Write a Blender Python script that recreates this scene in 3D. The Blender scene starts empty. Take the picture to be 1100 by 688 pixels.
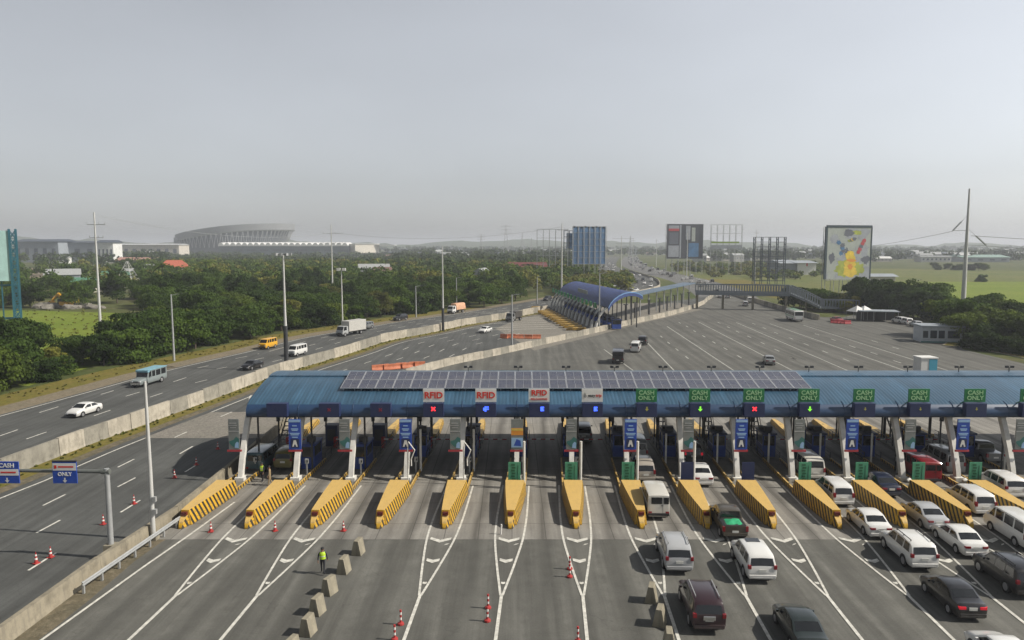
import bpy, bmesh, math, random
import numpy as np
from math import sin, cos, tan, atan2, radians, pi, sqrt, hypot
from mathutils import Vector, Matrix
random.seed(11)
rng = np.random.default_rng(5)
S = bpy.context.scene
COL = S.collection

# ------------------------------------------------------------------ camera and measuring
CAMH, FOC, PITCH = 20.83, 800.0, radians(5.78)
cam = bpy.data.cameras.new("camera")
cam.sensor_width = 36; cam.lens = FOC / 1100 * 36; cam.clip_start = 0.5; cam.clip_end = 20000
camo = bpy.data.objects.new("camera", cam); COL.objects.link(camo)
camo.location = (0, 0, CAMH); camo.rotation_euler = (pi/2 - PITCH, 0, 0)
S.camera = camo
def ray(px, py):
    u = (px-550)/FOC; v = (344-py)/FOC
    return Vector((u, cos(PITCH)+v*sin(PITCH), -sin(PITCH)+v*cos(PITCH)))
def G(px, py, z=0.0):                      # survey: the ground point seen at a place in the photograph
    r = ray(px, py); t = (z-CAMH)/r.z
    return Vector((r.x*t, r.y*t, z))
def AT(px, py, Y):                         # point at forward distance Y
    r = ray(px, py); t = Y/r.y
    return Vector((r.x*t, Y, CAMH+r.z*t))
SK = radians(2.75)                          # the lanes run 2.5 degrees off the view
LD = Vector((sin(SK), cos(SK), 0)); LN = Vector((cos(SK), -sin(SK), 0))

# ------------------------------------------------------------------ mesh helpers
class MB:
    def __init__(s): s.v = []; s.f = []; s.m = []
    def add(s, vs, fs, mi=0, M=None):
        n = len(s.v)
        s.v += [tuple(M @ Vector(p)) if M else tuple(p) for p in vs]
        s.f += [tuple(i+n for i in f) for f in fs]; s.m += [mi]*len(fs)
        return s
    def box(s, c, d, mi=0, M=None, rz=0, taper=1.0):
        x, y, z = d[0]/2, d[1]/2, d[2]/2
        vs = [(-x,-y,-z),(x,-y,-z),(x,y,-z),(-x,y,-z)] + [(a*taper,b*taper,z) for a,b in ((-x,-y),(x,-y),(x,y),(-x,y))]
        R = Matrix.Translation(c) @ Matrix.Rotation(rz,4,'Z')
        if M: R = M @ R
        return s.add(vs, [(0,3,2,1),(4,5,6,7),(0,1,5,4),(1,2,6,5),(2,3,7,6),(3,0,4,7)], mi, R)
    def bar(s, a, b, w, h=None, mi=0, M=None):
        a, b = Vector(a), Vector(b); d = b-a; L = d.length
        if L < 1e-6: return s
        q = d.to_track_quat('Z', 'Y') if abs(d.normalized().z) > .999 else d.to_track_quat('Y', 'Z')
        R = Matrix.Translation((a+b)/2) @ q.to_matrix().to_4x4()
        if M: R = M @ R
        h = w if h is None else h
        dims = (w, h, L) if abs(d.normalized().z) > .999 else (w, L, h)
        return s.box((0,0,0), dims, mi, R)
    def tube(s, pts, r, n=8, mi=0, M=None, cap=True):
        pts = [Vector(p) for p in pts]; k = len(pts)
        rs = r if isinstance(r, (list, tuple)) else [r]*k
        vs = []; fs = []
        for i, p in enumerate(pts):
            t = (pts[min(i+1,k-1)]-pts[max(i-1,0)]).normalized()
            up = Vector((0,0,1)) if abs(t.z) < .95 else Vector((1,0,0))
            a = t.cross(up).normalized(); b = a.cross(t).normalized()
            for j in range(n):
                an = 2*pi*j/n
                vs.append(p + (a*cos(an)+b*sin(an))*rs[i])
        for i in range(k-1):
            for j in range(n):
                fs.append((i*n+j, i*n+(j+1)%n, (i+1)*n+(j+1)%n, (i+1)*n+j))
        if cap:
            fs.append(tuple(range(n))[::-1]); fs.append(tuple((k-1)*n+j for j in range(n)))
        return s.add(vs, fs, mi, M)
    def prism(s, poly, x0, x1, mi=0, M=None, axis='x'):
        n = len(poly)
        if axis == 'x': vs = [(x0,a,b) for a,b in poly]+[(x1,a,b) for a,b in poly]
        elif axis == 'y': vs = [(a,x0,b) for a,b in poly]+[(a,x1,b) for a,b in poly]
        else: vs = [(a,b,x0) for a,b in poly]+[(a,b,x1) for a,b in poly]
        fs = [tuple(range(n))[::-1], tuple(range(n,2*n))]+[(i,(i+1)%n,n+(i+1)%n,n+i) for i in range(n)]
        return s.add(vs, fs, mi, M)
    def quad(s, a, b, c, d, mi=0, M=None): return s.add([a,b,c,d], [(0,1,2,3)], mi, M)
    def grid(s, rows, mi=0, M=None, mif=None, closed=False):
        n = len(rows[0]); base = len(s.v)
        vs = [p for r in rows for p in r]
        fs = []; ms = []
        for i in range(len(rows)-1):
            for j in range(n if closed else n-1):
                fs.append((i*n+j, i*n+(j+1)%n, (i+1)*n+(j+1)%n, (i+1)*n+j)); ms.append(mif(i,j) if mif else mi)
        s.add(vs, fs, mi, M); s.m[-len(ms):] = ms
        return s
    def build(s, name, mats, parent=None, smooth=None, loc=None, rz=0, bevel=0):
        me = bpy.data.meshes.new(name); me.from_pydata(s.v, [], s.f)
        if not isinstance(mats, (list, tuple)): mats = [mats]
        for m in mats: me.materials.append(m)
        me.polygons.foreach_set('material_index', s.m)
        if smooth is not None or bevel:
            bm = bmesh.new(); bm.from_mesh(me)
            if smooth is not None: bmesh.ops.remove_doubles(bm, verts=bm.verts, dist=1e-5)
            bmesh.ops.recalc_face_normals(bm, faces=bm.faces)
            if bevel: bmesh.ops.bevel(bm, geom=bm.edges[:], offset=bevel, segments=2, affect='EDGES', profile=.6, clamp_overlap=True)
            bm.to_mesh(me); bm.free()
        if smooth is not None:
            me.polygons.foreach_set('use_smooth', [True]*len(me.polygons))
            me.set_sharp_from_angle(angle=radians(smooth))
        me.update()
        o = bpy.data.objects.new(name, me); COL.objects.link(o)
        if parent: o.parent = parent
        if loc is not None: o.location = loc
        if rz: o.rotation_euler.z = rz
        return o
def tag(o, label=None, cat=None, group=None, kind=None):
    if label: o['label'] = label
    if cat: o['category'] = cat
    if group: o['group'] = group
    if kind: o['kind'] = kind
    return o
def thing(name, label, cat, loc=(0,0,0), rz=0, group=None):
    o = bpy.data.objects.new(name, None); COL.objects.link(o)
    o.empty_display_size = .3
    o.location = loc; o.rotation_euler = (0,0,rz)
    return tag(o, label, cat, group)
def dup(o, parent=None):
    c = o.copy(); COL.objects.link(c)
    if parent: c.parent = parent
    for ch in list(o.children): dup(ch, c)
    return c
def struct(o): o['kind'] = 'structure'; return o
def place(src, used, loc, rz=0, label=None, sc=None):       # first call moves the source, later ones copy it
    o = src if not used else dup(src)
    used.append(1); o.location = loc; o.rotation_euler = (0,0,rz)
    if sc: o.scale = sc
    if label: o['label'] = label
    return o
ORD = ['first','second','third','fourth','fifth','sixth','seventh','eighth','ninth','tenth','eleventh','twelfth','thirteenth','fourteenth','fifteenth','sixteenth']
_font = {}
def text_geo(mb, txt, size, M, mi, wide=1.0, bold=.0, depth=.012):
    key = (txt, size, bold, depth)
    if key not in _font:
        cu = bpy.data.curves.new('lettering', 'FONT'); cu.body = txt; cu.size = size; cu.align_x = 'CENTER'; cu.align_y = 'CENTER'
        cu.offset = bold; cu.extrude = depth; cu.resolution_u = 3; cu.space_line = .85
        o = bpy.data.objects.new('lettering', cu); COL.objects.link(o)
        dg = bpy.context.evaluated_depsgraph_get()
        me = bpy.data.meshes.new_from_object(o.evaluated_get(dg))
        _font[key] = ([tuple(v.co) for v in me.vertices], [tuple(p.vertices) for p in me.polygons])
        bpy.data.objects.remove(o); bpy.data.curves.remove(cu); bpy.data.meshes.remove(me)
    vs, fs = _font[key]
    mb.add([(x*wide, y, z) for x,y,z in vs], fs, mi, M)
FACE = Matrix.Rotation(pi/2, 4, 'X')        # text upright, facing -Y

# ------------------------------------------------------------------ polyline helpers
def smooth_line(pts, step=2.0):
    P = [Vector(p) for p in pts]; out = []
    for i in range(len(P)-1):
        p0 = P[i-1] if i else P[0]*2-P[1]; p1 = P[i]; p2 = P[i+1]
        p3 = P[i+2] if i+2 < len(P) else P[-1]*2-P[-2]
        n = max(1, int((p2-p1).length/step))
        for k in range(n):
            t = k/n
            out.append(.5*((2*p1)+(p2-p0)*t+(2*p0-5*p1+4*p2-p3)*t*t+(3*p1-p0-3*p2+p3)*t**3))
    out.append(P[-1].copy())
    return out
def offset_line(L, d):                       # positive = to the right of the running direction
    out = []
    for i, p in enumerate(L):
        t = L[min(i+1,len(L)-1)]-L[max(i-1,0)]; t.z = 0; t.normalize()
        out.append(p+Vector((t.y,-t.x,0))*d)
    return out
def strip(mb, L, w, z, mi=0):
    a = offset_line(L, -w/2); b = offset_line(L, w/2)
    mb.grid([[(p.x,p.y,z),(q.x,q.y,z)] for p,q in zip(a,b)], mi)
def dashes(mb, L, w, z, on, off, start=0, mi=0, skip=None):
    d = -start; cur = []; 
    acc = 0.0; seg = []
    res = [L[0]]
    for a, b in zip(L, L[1:]):
        n = max(1, int((b-a).length/.5))
        for k in range(1, n+1): res.append(a.lerp(b, k/n))
    acc = start; cur = []
    for a, b in zip(res, res[1:]):
        acc += (b-a).length
        if acc % (on+off) < on: 
            if not cur: cur = [a]
            cur.append(b)
        elif cur:
            if len(cur) > 1: strip(mb, [cur[0], cur[len(cur)//2], cur[-1]] if len(cur) > 2 else cur, w, z, mi)
            cur = []
def band(a, b, z):                           # quads between two equally sampled lines
    m = MB(); m.grid([[(p.x,p.y,z),(q.x,q.y,z)] for p,q in zip(a,b)]); return m
def poly(pts, z):
    m = MB(); m.add([(p[0],p[1],z) for p in pts], [tuple(range(len(pts)))]); return m
def arc_resample(L, n):
    d = [0]
    for a, b in zip(L, L[1:]): d.append(d[-1]+(b-a).length)
    out = []; k = 0
    for i in range(n):
        t = d[-1]*i/(n-1)
        while k < len(d)-2 and d[k+1] < t: k += 1
        s = (t-d[k])/max(1e-9, d[k+1]-d[k]); out.append(L[k].lerp(L[k+1], s))
    return out

# ------------------------------------------------------------------ materials
class NT:
    def __init__(s, m): s.t = m.node_tree; s.N = s.t.nodes; s.L = s.t.links
    def n(s, typ, **kw):
        x = s.N.new('ShaderNode'+typ)
        for k, v in kw.items():
            if k.startswith('i_'): x.inputs[k[2:].replace('_',' ')].default_value = v
            else: setattr(x, k, v)
        return x
    def l(s, a, b): s.L.new(a, b)
    def math(s, op, a, b=None, c=None):
        x = s.n('Math', operation=op)
        for i, q in enumerate((a,b,c)):
            if q is None: continue
            if isinstance(q, (int,float)): x.inputs[i].default_value = q
            else: s.l(q, x.inputs[i])
        return x.outputs[0]
    def noise(s, vec, scale, detail=4, rough=.55):
        x = s.n('TexNoise'); x.inputs['Scale'].default_value = scale; x.inputs['Detail'].default_value = detail; x.inputs['Roughness'].default_value = rough
        if vec is not None: s.l(vec, x.inputs['Vector'])
        return x.outputs['Fac']
    def mapr(s, v, a, b, c, d, clamp=True):
        x = s.n('MapRange'); x.clamp = clamp; s.l(v, x.inputs[0])
        for i, q in enumerate((a,b,c,d)): x.inputs[i+1].default_value = q
        return x.outputs[0]
    def mix(s, f, a, b, mode='MIX'):
        x = s.n('Mix', data_type='RGBA', blend_type=mode)
        for i, q in ((0,f),(6,a),(7,b)):
            if isinstance(q, (int,float)): x.inputs[i].default_value = q
            elif isinstance(q, (tuple,list)): x.inputs[i].default_value = (*q[:3],1)
            else: s.l(q, x.inputs[i])
        return x.outputs[2]
    def obj(s): return s.n('TexCoord').outputs['Object']
    def scale(s, v, sc):
        x = s.n('Mapping'); x.inputs['Scale'].default_value = sc; s.l(v, x.inputs['Vector']); return x.outputs[0]
    def sep(s, v):
        x = s.n('SeparateXYZ'); s.l(v, x.inputs[0]); return x.outputs
    def bump(s, h, strength, dist=.02):
        x = s.n('Bump'); x.inputs['Strength'].default_value = strength; x.inputs['Distance'].default_value = dist
        s.l(h, x.inputs['Height']); s.l(x.outputs[0], s.bsdf.inputs['Normal'])
def pmat(name, color, rough=.6, metal=0, spec=.5, coat=0, var=.0, vscale=2.0, emit=None, estr=1.0):
    m = bpy.data.materials.new(name); m.use_nodes = True
    t = NT(m); t.bsdf = m.node_tree.nodes['Principled BSDF']; b = t.bsdf
    b.inputs['Base Color'].default_value = (*color, 1); b.inputs['Roughness'].default_value = rough
    b.inputs['Metallic'].default_value = metal; b.inputs['Specular IOR Level'].default_value = spec
    b.inputs['Coat Weight'].default_value = coat
    if var:
        f = t.noise(t.obj(), vscale, 5, .6)
        f = t.mapr(f, .3, .7, 1-var, 1+var)
        x = t.n('Mix', data_type='RGBA', blend_type='MULTIPLY'); x.inputs[0].default_value = 1
        x.inputs[6].default_value = (*color,1); 
        c = t.n('CombineColor'); 
        for i in range(3): t.l(f, c.inputs[i])
        t.l(c.outputs[0], x.inputs[7]); t.l(x.outputs[2], b.inputs['Base Color'])
    if emit:
        b.inputs['Emission Color'].default_value = (*emit,1); b.inputs['Emission Strength'].default_value = estr
    m['t'] = 1
    return m
def cmat(name, rough=.85, spec=.3):
    m = bpy.data.materials.new(name); m.use_nodes = True
    t = NT(m); t.bsdf = m.node_tree.nodes['Principled BSDF']
    t.bsdf.inputs['Roughness'].default_value = rough; t.bsdf.inputs['Specular IOR Level'].default_value = spec
    return m, t
def setc(t, c): t.l(c, t.bsdf.inputs['Base Color'])

LANE0, LANEW = -24.38, 4.85
def m_asphalt(name, base, lanes=False, warm=(1,1,1)):
    m, t = cmat(name, .88, .25); o = t.obj(); x, y, z = t.sep(o)
    c0 = tuple(base*w for w in warm)
    n1 = t.noise(o, 9.0, 3, .7); n2 = t.noise(o, .12, 4, .6); n3 = t.noise(t.scale(o, (1.1,.035,1)), 1.0, 4, .65)
    n4 = t.noise(o, .9, 4, .6)
    f = t.math('MULTIPLY', t.mapr(n1,.25,.75,.86,1.14), t.mapr(n2,.3,.7,.86,1.16))
    f = t.math('MULTIPLY', f, t.mapr(n3,.3,.7,.74,1.30)); f = t.math('MULTIPLY', f, t.mapr(n4,.3,.7,.93,1.08))
    if lanes:   # worn wheel paths and a dark oil line in each lane
        xs = t.math('SUBTRACT', x, t.math('MULTIPLY', t.math('SUBTRACT', y, 52.9), .0434))
        u = t.math('DIVIDE', t.math('SUBTRACT', xs, LANE0), LANEW)
        w = t.math('ADD', t.math('FRACT', u), t.math('MULTIPLY', t.math('SUBTRACT', n2, .5), .25))
        d = t.math('ABSOLUTE', t.math('SUBTRACT', w, .52))
        oil = t.mapr(d, .02, .16, 1, 0)
        f = t.math('MULTIPLY', f, t.mapr(t.math('MULTIPLY', oil, t.mapr(n3,.35,.6,.3,1)), 0, 1, 1.0, .74))
        wear = t.mapr(t.math('ABSOLUTE', t.math('SUBTRACT', d, .23)), .0, .09, 1, 0)
        f = t.math('MULTIPLY', f, t.mapr(t.math('MULTIPLY', wear, t.mapr(n4,.3,.7,0,1)), 0, 1, 1.0, 1.22))
    cc = t.n('CombineColor')
    for i in range(3): t.l(t.math('MULTIPLY', f, c0[i]), cc.inputs[i])
    vor = t.n('TexVoronoi'); vor.feature = 'DISTANCE_TO_EDGE'; vor.inputs['Scale'].default_value = .11
    dis = t.n('VectorMath', operation='ADD'); t.l(o, dis.inputs[0])
    nn = t.n('TexNoise'); nn.inputs['Scale'].default_value = .6; t.l(o, nn.inputs['Vector'])
    sc = t.n('VectorMath', operation='SCALE'); sc.inputs['Scale'].default_value = 2.5; t.l(nn.outputs['Color'], sc.inputs[0]); t.l(sc.outputs[0], dis.inputs[1]); t.l(dis.outputs[0], vor.inputs['Vector'])
    crack = t.mapr(vor.outputs['Distance'], 0.0, .005, .22, 0)
    setc(t, t.mix(crack, cc.outputs[0], (.03,.03,.028))); t.bump(n1, .25, .01)
    return m
def m_concrete_pad(name, base=.25):
    m, t = cmat(name, .85, .3); o = t.obj(); x, y, z = t.sep(o)
    n1 = t.noise(o, 6, 4, .7); n2 = t.noise(o, .25, 4, .6); n3 = t.noise(t.scale(o,(1.6,.06,1)), 1, 4, .65)
    f = t.math('MULTIPLY', t.mapr(n1,.25,.75,.88,1.12), t.mapr(n2,.3,.7,.82,1.16)); f = t.math('MULTIPLY', f, t.mapr(n3,.3,.7,.72,1.18))
    xs = t.math('SUBTRACT', x, t.math('MULTIPLY', t.math('SUBTRACT', y, 52.9), .0434))
    u = t.math('DIVIDE', t.math('SUBTRACT', xs, LANE0), LANEW)
    d = t.math('ABSOLUTE', t.math('SUBTRACT', t.math('ADD', t.math('FRACT', u), t.math('MULTIPLY', t.math('SUBTRACT', n2, .5), .15)), .5))
    oil = t.math('MULTIPLY', t.mapr(d, .015, .13, 1, 0), t.mapr(n3,.3,.62,.35,1))
    br = t.n('TexBrick'); br.offset = 0; br.inputs['Scale'].default_value = 1; br.inputs['Mortar Size'].default_value = .035; br.inputs['Brick Width'].default_value = 4.85/2; br.inputs['Row Height'].default_value = 4.5; br.inputs['Mortar Smooth'].default_value = .2
    t.l(o, br.inputs['Vector']); br.inputs['Color1'].default_value = (1,1,1,1); br.inputs['Color2'].default_value = (.86,.86,.86,1); br.inputs['Mortar'].default_value = (.45,.45,.45,1)
    cc = t.n('CombineColor')
    for i, w in enumerate((1,.955,.86)): t.l(t.math('MULTIPLY', f, base*w), cc.inputs[i])
    c = t.mix(1, cc.outputs[0], br.outputs['Color'], 'MULTIPLY')
    setc(t, t.mix(t.math('MULTIPLY', oil, .75), c, (.05,.046,.04))); t.bump(n1, .15, .01)
    return m
def m_wall(name, base=(.36,.33,.27)):
    m, t = cmat(name, .9, .2); o = t.obj(); x, y, z = t.sep(o)
    n1 = t.noise(o, .9, 6, .7); n2 = t.noise(t.scale(o,(1,1,.15)), 2.2, 5, .7); n3 = t.noise(o, .16, 3, .6)
    c = t.mix(t.mapr(n1,.45,.68,0,.75), base, tuple(b*.5 for b in base))
    c = t.mix(t.mapr(n2,.5,.72,0,.65), c, (.13,.12,.10))
    c = t.mix(t.mapr(n3,.52,.58,0,.35), c, tuple(b*.62 for b in base))
    setc(t, c); t.bump(n1, .3, .03)
    return m
def m_ground(name, cols, s1=.02, s2=.35):
    m, t = cmat(name, .95, .1); o = t.obj()
    n1 = t.noise(o, s1, 6, .65); n2 = t.noise(o, s2, 6, .7); n3 = t.noise(o, s1*6, 5, .65)
    c = t.mix(t.mapr(n1,.36,.62,0,1), cols[0], cols[1]); c = t.mix(t.mapr(n3,.5,.68,0,.8), c, cols[2])
    f = t.mapr(n2,.25,.75,.65,1.3); cc = t.n('CombineColor')
    for i in range(3): t.l(f, cc.inputs[i])
    setc(t, t.mix(1, c, cc.outputs[0], 'MULTIPLY')); t.bump(n2, .6, .15)
    return m
def m_leaf(name, a, b, hv=.42):
    m, t = cmat(name, .8, .12)
    r = t.n('ObjectInfo').outputs['Random']; o = t.obj()
    c = t.mix(t.mapr(t.noise(o, .55, 3, .6),.35,.65,0,1), a, b)
    c = t.mix(t.mapr(r,0,1,0,.55), c, (b[0]*1.25,b[1]*1.05,b[2]*.8))
    h = t.n('HueSaturation'); t.l(t.mapr(r,0,1,1-hv,1+hv), h.inputs['Value']); t.l(c, h.inputs['Color'])
    setc(t, h.outputs[0])
    tr = t.n('BsdfTranslucent'); t.l(h.outputs[0], tr.inputs['Color']); ms = t.n('MixShader'); ms.inputs[0].default_value = .22
    out = t.N['Material Output']; t.l(t.bsdf.outputs[0], ms.inputs[1]); t.l(tr.outputs[0], ms.inputs[2]); t.l(ms.outputs[0], out.inputs['Surface'])
    return m
def m_stripes():                             # yellow crash block: painted diagonal black bands on its flanks
    m, t = cmat('yellow_black_paint', .55, .4); o = t.obj(); x, y, z = t.sep(o)
    g = t.n('NewGeometry'); tc = t.n('TexCoord'); nx = t.sep(tc.outputs['Normal'])
    sx = t.math('SIGN', nx[0])
    u = t.math('ADD', y, t.math('MULTIPLY', z, t.math('MULTIPLY', sx, t.mapr(sx,-1,1,.85,.5))))
    fr = t.math('FRACT', t.math('DIVIDE', u, .52))
    side = t.math('MULTIPLY', t.math('GREATER_THAN', t.math('ABSOLUTE', nx[0]), .6), t.math('LESS_THAN', fr, .48))
    n1 = t.noise(o, 1.6, 5, .7); n2 = t.noise(t.scale(o,(1,1,.2)), 4, 4, .7)
    yel = t.mix(t.mapr(n1,.35,.7,0,.45), (.56,.325,.018), (.50,.29,.04)); yel = t.mix(t.mapr(n2,.55,.75,0,.45), yel, (.30,.19,.05))
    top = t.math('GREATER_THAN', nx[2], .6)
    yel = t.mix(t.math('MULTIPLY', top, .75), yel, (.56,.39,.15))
    blk = t.mix(t.mapr(n2,.45,.7,0,.5), (.022,.02,.017), (.07,.055,.03))
    n3 = t.noise(t.scale(o,(1,.35,2.5)), 3.2, 5, .7)
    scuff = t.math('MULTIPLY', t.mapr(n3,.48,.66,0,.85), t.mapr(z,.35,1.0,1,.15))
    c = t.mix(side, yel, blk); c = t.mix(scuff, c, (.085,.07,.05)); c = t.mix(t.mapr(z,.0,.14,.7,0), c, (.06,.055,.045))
    setc(t, c); t.bump(n1, .12, .02)
    return m
def m_corrug(name, col, period=.33, seam=0):
    m, t = cmat(name, .38, .5); o = t.obj(); x, y, z = t.sep(o)
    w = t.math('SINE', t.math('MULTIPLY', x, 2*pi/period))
    n1 = t.noise(t.scale(o,(1,.25,.25)), .8, 5, .65); n2 = t.noise(o, .12, 3, .6)
    n4 = t.noise(t.scale(o,(2.2,.12,.12)), 1.0, 5, .7)
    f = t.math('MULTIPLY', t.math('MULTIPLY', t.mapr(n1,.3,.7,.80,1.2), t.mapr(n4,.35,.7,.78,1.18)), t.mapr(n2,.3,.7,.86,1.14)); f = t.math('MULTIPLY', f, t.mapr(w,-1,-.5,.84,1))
    cc = t.n('CombineColor')
    for i in range(3): t.l(t.math('MULTIPLY', f, col[i]), cc.inputs[i])
    setc(t, cc.outputs[0]); t.bump(w, .22, .03)
    return m
def m_solar():
    m, t = cmat('solar_glass', .22, .5); o = t.obj()
    br = t.n('TexBrick'); br.offset = 0; br.inputs['Scale'].default_value = 1; br.inputs['Brick Width'].default_value = .156; br.inputs['Row Height'].default_value = .156; br.inputs['Mortar Size'].default_value = .006
    br.inputs['Color1'].default_value = (.040,.045,.075,1); br.inputs['Color2'].default_value = (.05,.055,.085,1); br.inputs['Mortar'].default_value = (.16,.17,.2,1)
    t.l(o, br.inputs['Vector'])
    n = t.noise(o, .7, 4, .6)
    setc(t, t.mix(t.mapr(n,.4,.75,0,.35), br.outputs['Color'], (.16,.15,.14)))
    return m
M = {}
M['asphalt'] = m_asphalt('plaza_asphalt', .099, True, (1.0,.99,.89))
M['asphalt_road'] = m_asphalt('road_asphalt', .076, False, (.97,1,.96))
M['asphalt_far'] = m_asphalt('far_asphalt', .115, False, (1,1,.97))
M['pad'] = m_concrete_pad('toll_concrete', .235)
M['pad_plain'] = m_ground('pale_pavement', ((.19,.18,.155),(.215,.20,.175),(.16,.15,.135)), .2, 3)
M['wall'] = m_wall('stained_concrete')
M['jersey'] = m_wall('weathered_concrete', (.27,.245,.185))
M['earth'] = m_ground('earth_green', ((.055,.075,.022),(.09,.10,.035),(.13,.115,.06)), .012, .25)
M['field'] = m_ground('rice_field', ((.125,.175,.020),(.16,.20,.030),(.13,.155,.033)), .03, .6)
M['field2'] = m_ground('grassland', ((.10,.125,.032),(.14,.14,.05),(.07,.10,.025)), .02, .3)
M['verge'] = m_ground('dry_grass', ((.13,.12,.028),(.17,.135,.04),(.09,.10,.02)), .3, 1.6)
M['sand'] = m_ground('dusty_shoulder', ((.20,.165,.115),(.16,.14,.10),(.23,.20,.15)), .3, 2)
M['dirt'] = m_ground('dirt_edge', ((.15,.125,.085),(.11,.10,.07),(.2,.17,.12)), .3, 2)
M['paint_w'] = pmat('road_paint', (.52,.51,.46), .75, var=.3, vscale=3)
M['paint_worn'] = pmat('worn_road_paint', (.34,.34,.31), .8, var=.35, vscale=1.2)
M['paint_y'] = pmat('yellow_line', (.55,.40,.08), .75, var=.2, vscale=3)
M['stripes'] = m_stripes()
M['roof'] = m_corrug('blue_roof', (.038,.092,.150))
M['roof2'] = m_corrug('deep_blue_roof', (.022,.044,.150), .5); M['roof2'].node_tree.nodes['Principled BSDF'].inputs['Roughness'].default_value = .65
M['fascia'] = pmat('blue_fascia', (.022,.052,.115), .38, var=.15, vscale=.6)
M['ledbox'] = pmat('navy_box', (.010,.020,.075), .5)
M['solar'] = m_solar()
M['alu'] = pmat('aluminium', (.55,.56,.58), .4, .6)
M['white'] = pmat('white_paint_steel', (.62,.61,.57), .5, var=.15, vscale=1.5)
M['white_sheet'] = pmat('white_sheet', (.62,.62,.60), .5, var=.08)
M['galv'] = pmat('galvanised_steel', (.36,.37,.37), .5, .35, var=.12, vscale=2)
M['pole'] = pmat('pale_pole', (.50,.50,.48), .55, .2, var=.1, vscale=.5)
M['galv_dark'] = pmat('shaded_steel', (.13,.14,.13), .55, .2, var=.15)
M['bridge'] = pmat('bridge_steel', (.17,.195,.215), .6, var=.12, vscale=.5)
M['walk'] = pmat('walkway_sheet', (.085,.125,.175), .55, var=.12, vscale=.2)
M['dark'] = pmat('dark_steel', (.03,.032,.035), .55)
M['black'] = pmat('black_rubber', (.012,.012,.012), .8)
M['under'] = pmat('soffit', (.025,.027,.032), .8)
M['blue_sign'] = pmat('blue_sign', (.015,.06,.34), .45, var=.08, vscale=2)
M['blue_booth'] = pmat('blue_booth', (.015,.05,.24), .4, var=.15, vscale=1.5)
M['glass'] = pmat('dark_glass', (.012,.014,.016), .08, 0, .6)
M['glass_b'] = pmat('window_glass', (.03,.04,.05), .1, 0, .6)
M['green_sign'] = pmat('green_sign', (.012,.15,.048), .5, var=.1)
M['green_board'] = pmat('pale_green_board', (.06,.26,.15), .6, var=.12, vscale=2)
M['green_dark'] = pmat('dark_green_print', (.012,.10,.045), .6)
M['letter_g'] = pmat('pale_green_letters', (.32,.55,.30), .5)
M['red'] = pmat('red_letters', (.55,.03,.02), .5)
M['red_dark'] = pmat('red_strip', (.35,.03,.04), .6)
M['led_r'] = pmat('led_red', (.05,0,0), .5, emit=(1,.03,.04), estr=2.2)
M['led_b'] = pmat('led_blue', (0,0,.05), .5, emit=(.05,.12,1), estr=2.2)
M['led_g'] = pmat('led_green', (0,.05,0), .5, emit=(.25,.9,.05), estr=1.1)
M['led_y'] = pmat('led_amber', (.12,.12,.03), .5, emit=(.3,.28,.05), estr=.35)
M['led_dim'] = pmat('led_dim', (.08,.01,.02), .5, emit=(.25,.01,.03), estr=.3)
M['orange'] = pmat('orange_plastic', (.48,.15,.07), .6, var=.25)
M['cone'] = pmat('cone_red', (.34,.03,.028), .55, var=.1)
M['cone_w'] = pmat('cone_white', (.65,.63,.6), .5)
M['teal'] = pmat('teal_sheet', (.36,.54,.52), .6, var=.15, vscale=.3)
M['teal_steel'] = pmat('teal_steel', (.02,.11,.15), .6, var=.2, vscale=.5)
M['blue_sheet'] = pmat('faded_blue_sheet', (.11,.22,.40), .6, var=.2, vscale=.2)
M['poster'] = pmat('pale_poster', (.17,.185,.18), .55, var=.15, vscale=2)
M['teal_print'] = pmat('teal_print', (.03,.13,.12), .6)
M['skyblue'] = pmat('pale_blue_print', (.25,.40,.60), .6)
M['orange_p'] = pmat('orange_print', (.60,.24,.03), .6)
M['bark'] = pmat('bark', (.09,.07,.05), .9, var=.3, vscale=3)
M['leaf'] = m_leaf('leaf_dark', (.018,.040,.007), (.045,.082,.014))
M['leaf2'] = m_leaf('leaf_mid', (.038,.070,.010), (.075,.112,.018))
M['leaf3'] = m_leaf('leaf_yellow', (.075,.095,.015), (.12,.13,.03))
# ------------------------------------------------------------------ sky, sun, air
SUN_EL, SUN_AZ = radians(41), radians(99)            # azimuth from +Y towards +X
W = bpy.data.worlds.new("World"); S.world = W; W.use_nodes = True
wt = W.node_tree; bg = wt.nodes['Background']
sky = wt.nodes.new('ShaderNodeTexSky'); sky.sky_type = 'NISHITA'; sky.sun_disc = False
sky.sun_elevation = SUN_EL; sky.sun_rotation = SUN_AZ
sky.air_density = 1.0; sky.dust_density = 1.0; sky.ozone_density = 1.0; sky.altitude = 20
hs = wt.nodes.new('ShaderNodeHueSaturation'); hs.inputs['Saturation'].default_value = .2
wt.links.new(sky.outputs[0], hs.inputs['Color']); 
sn = NT(W); sx_, sy_, sz_ = sn.sep(sn.n('TexCoord').outputs['Generated'])     # sky shaped by direction: brighter sunward, dimmed overhead and behind to cut fill
fz = sn.math('MULTIPLY', sn.mapr(sz_, 0, .32, .89, 1.20), sn.mapr(sz_, .40, .85, 1, .62)); fx = sn.math('MULTIPLY', sn.mapr(sx_, -.65, .55, .78, 1.16), sn.mapr(sy_, -.5, .2, .72, 1))
wn = sn.noise(sn.scale(sn.n('TexCoord').outputs['Generated'], (1,1,2.5)), 2.2, 3, .5)
ff = sn.math('MULTIPLY', sn.math('MULTIPLY', fz, fx), sn.mapr(wn, .3, .7, .95, 1.05))
cc_ = sn.n('CombineColor')
for i_, w_ in enumerate((.985,1,1.025)): sn.l(sn.math('MULTIPLY', ff, w_), cc_.inputs[i_])
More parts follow.
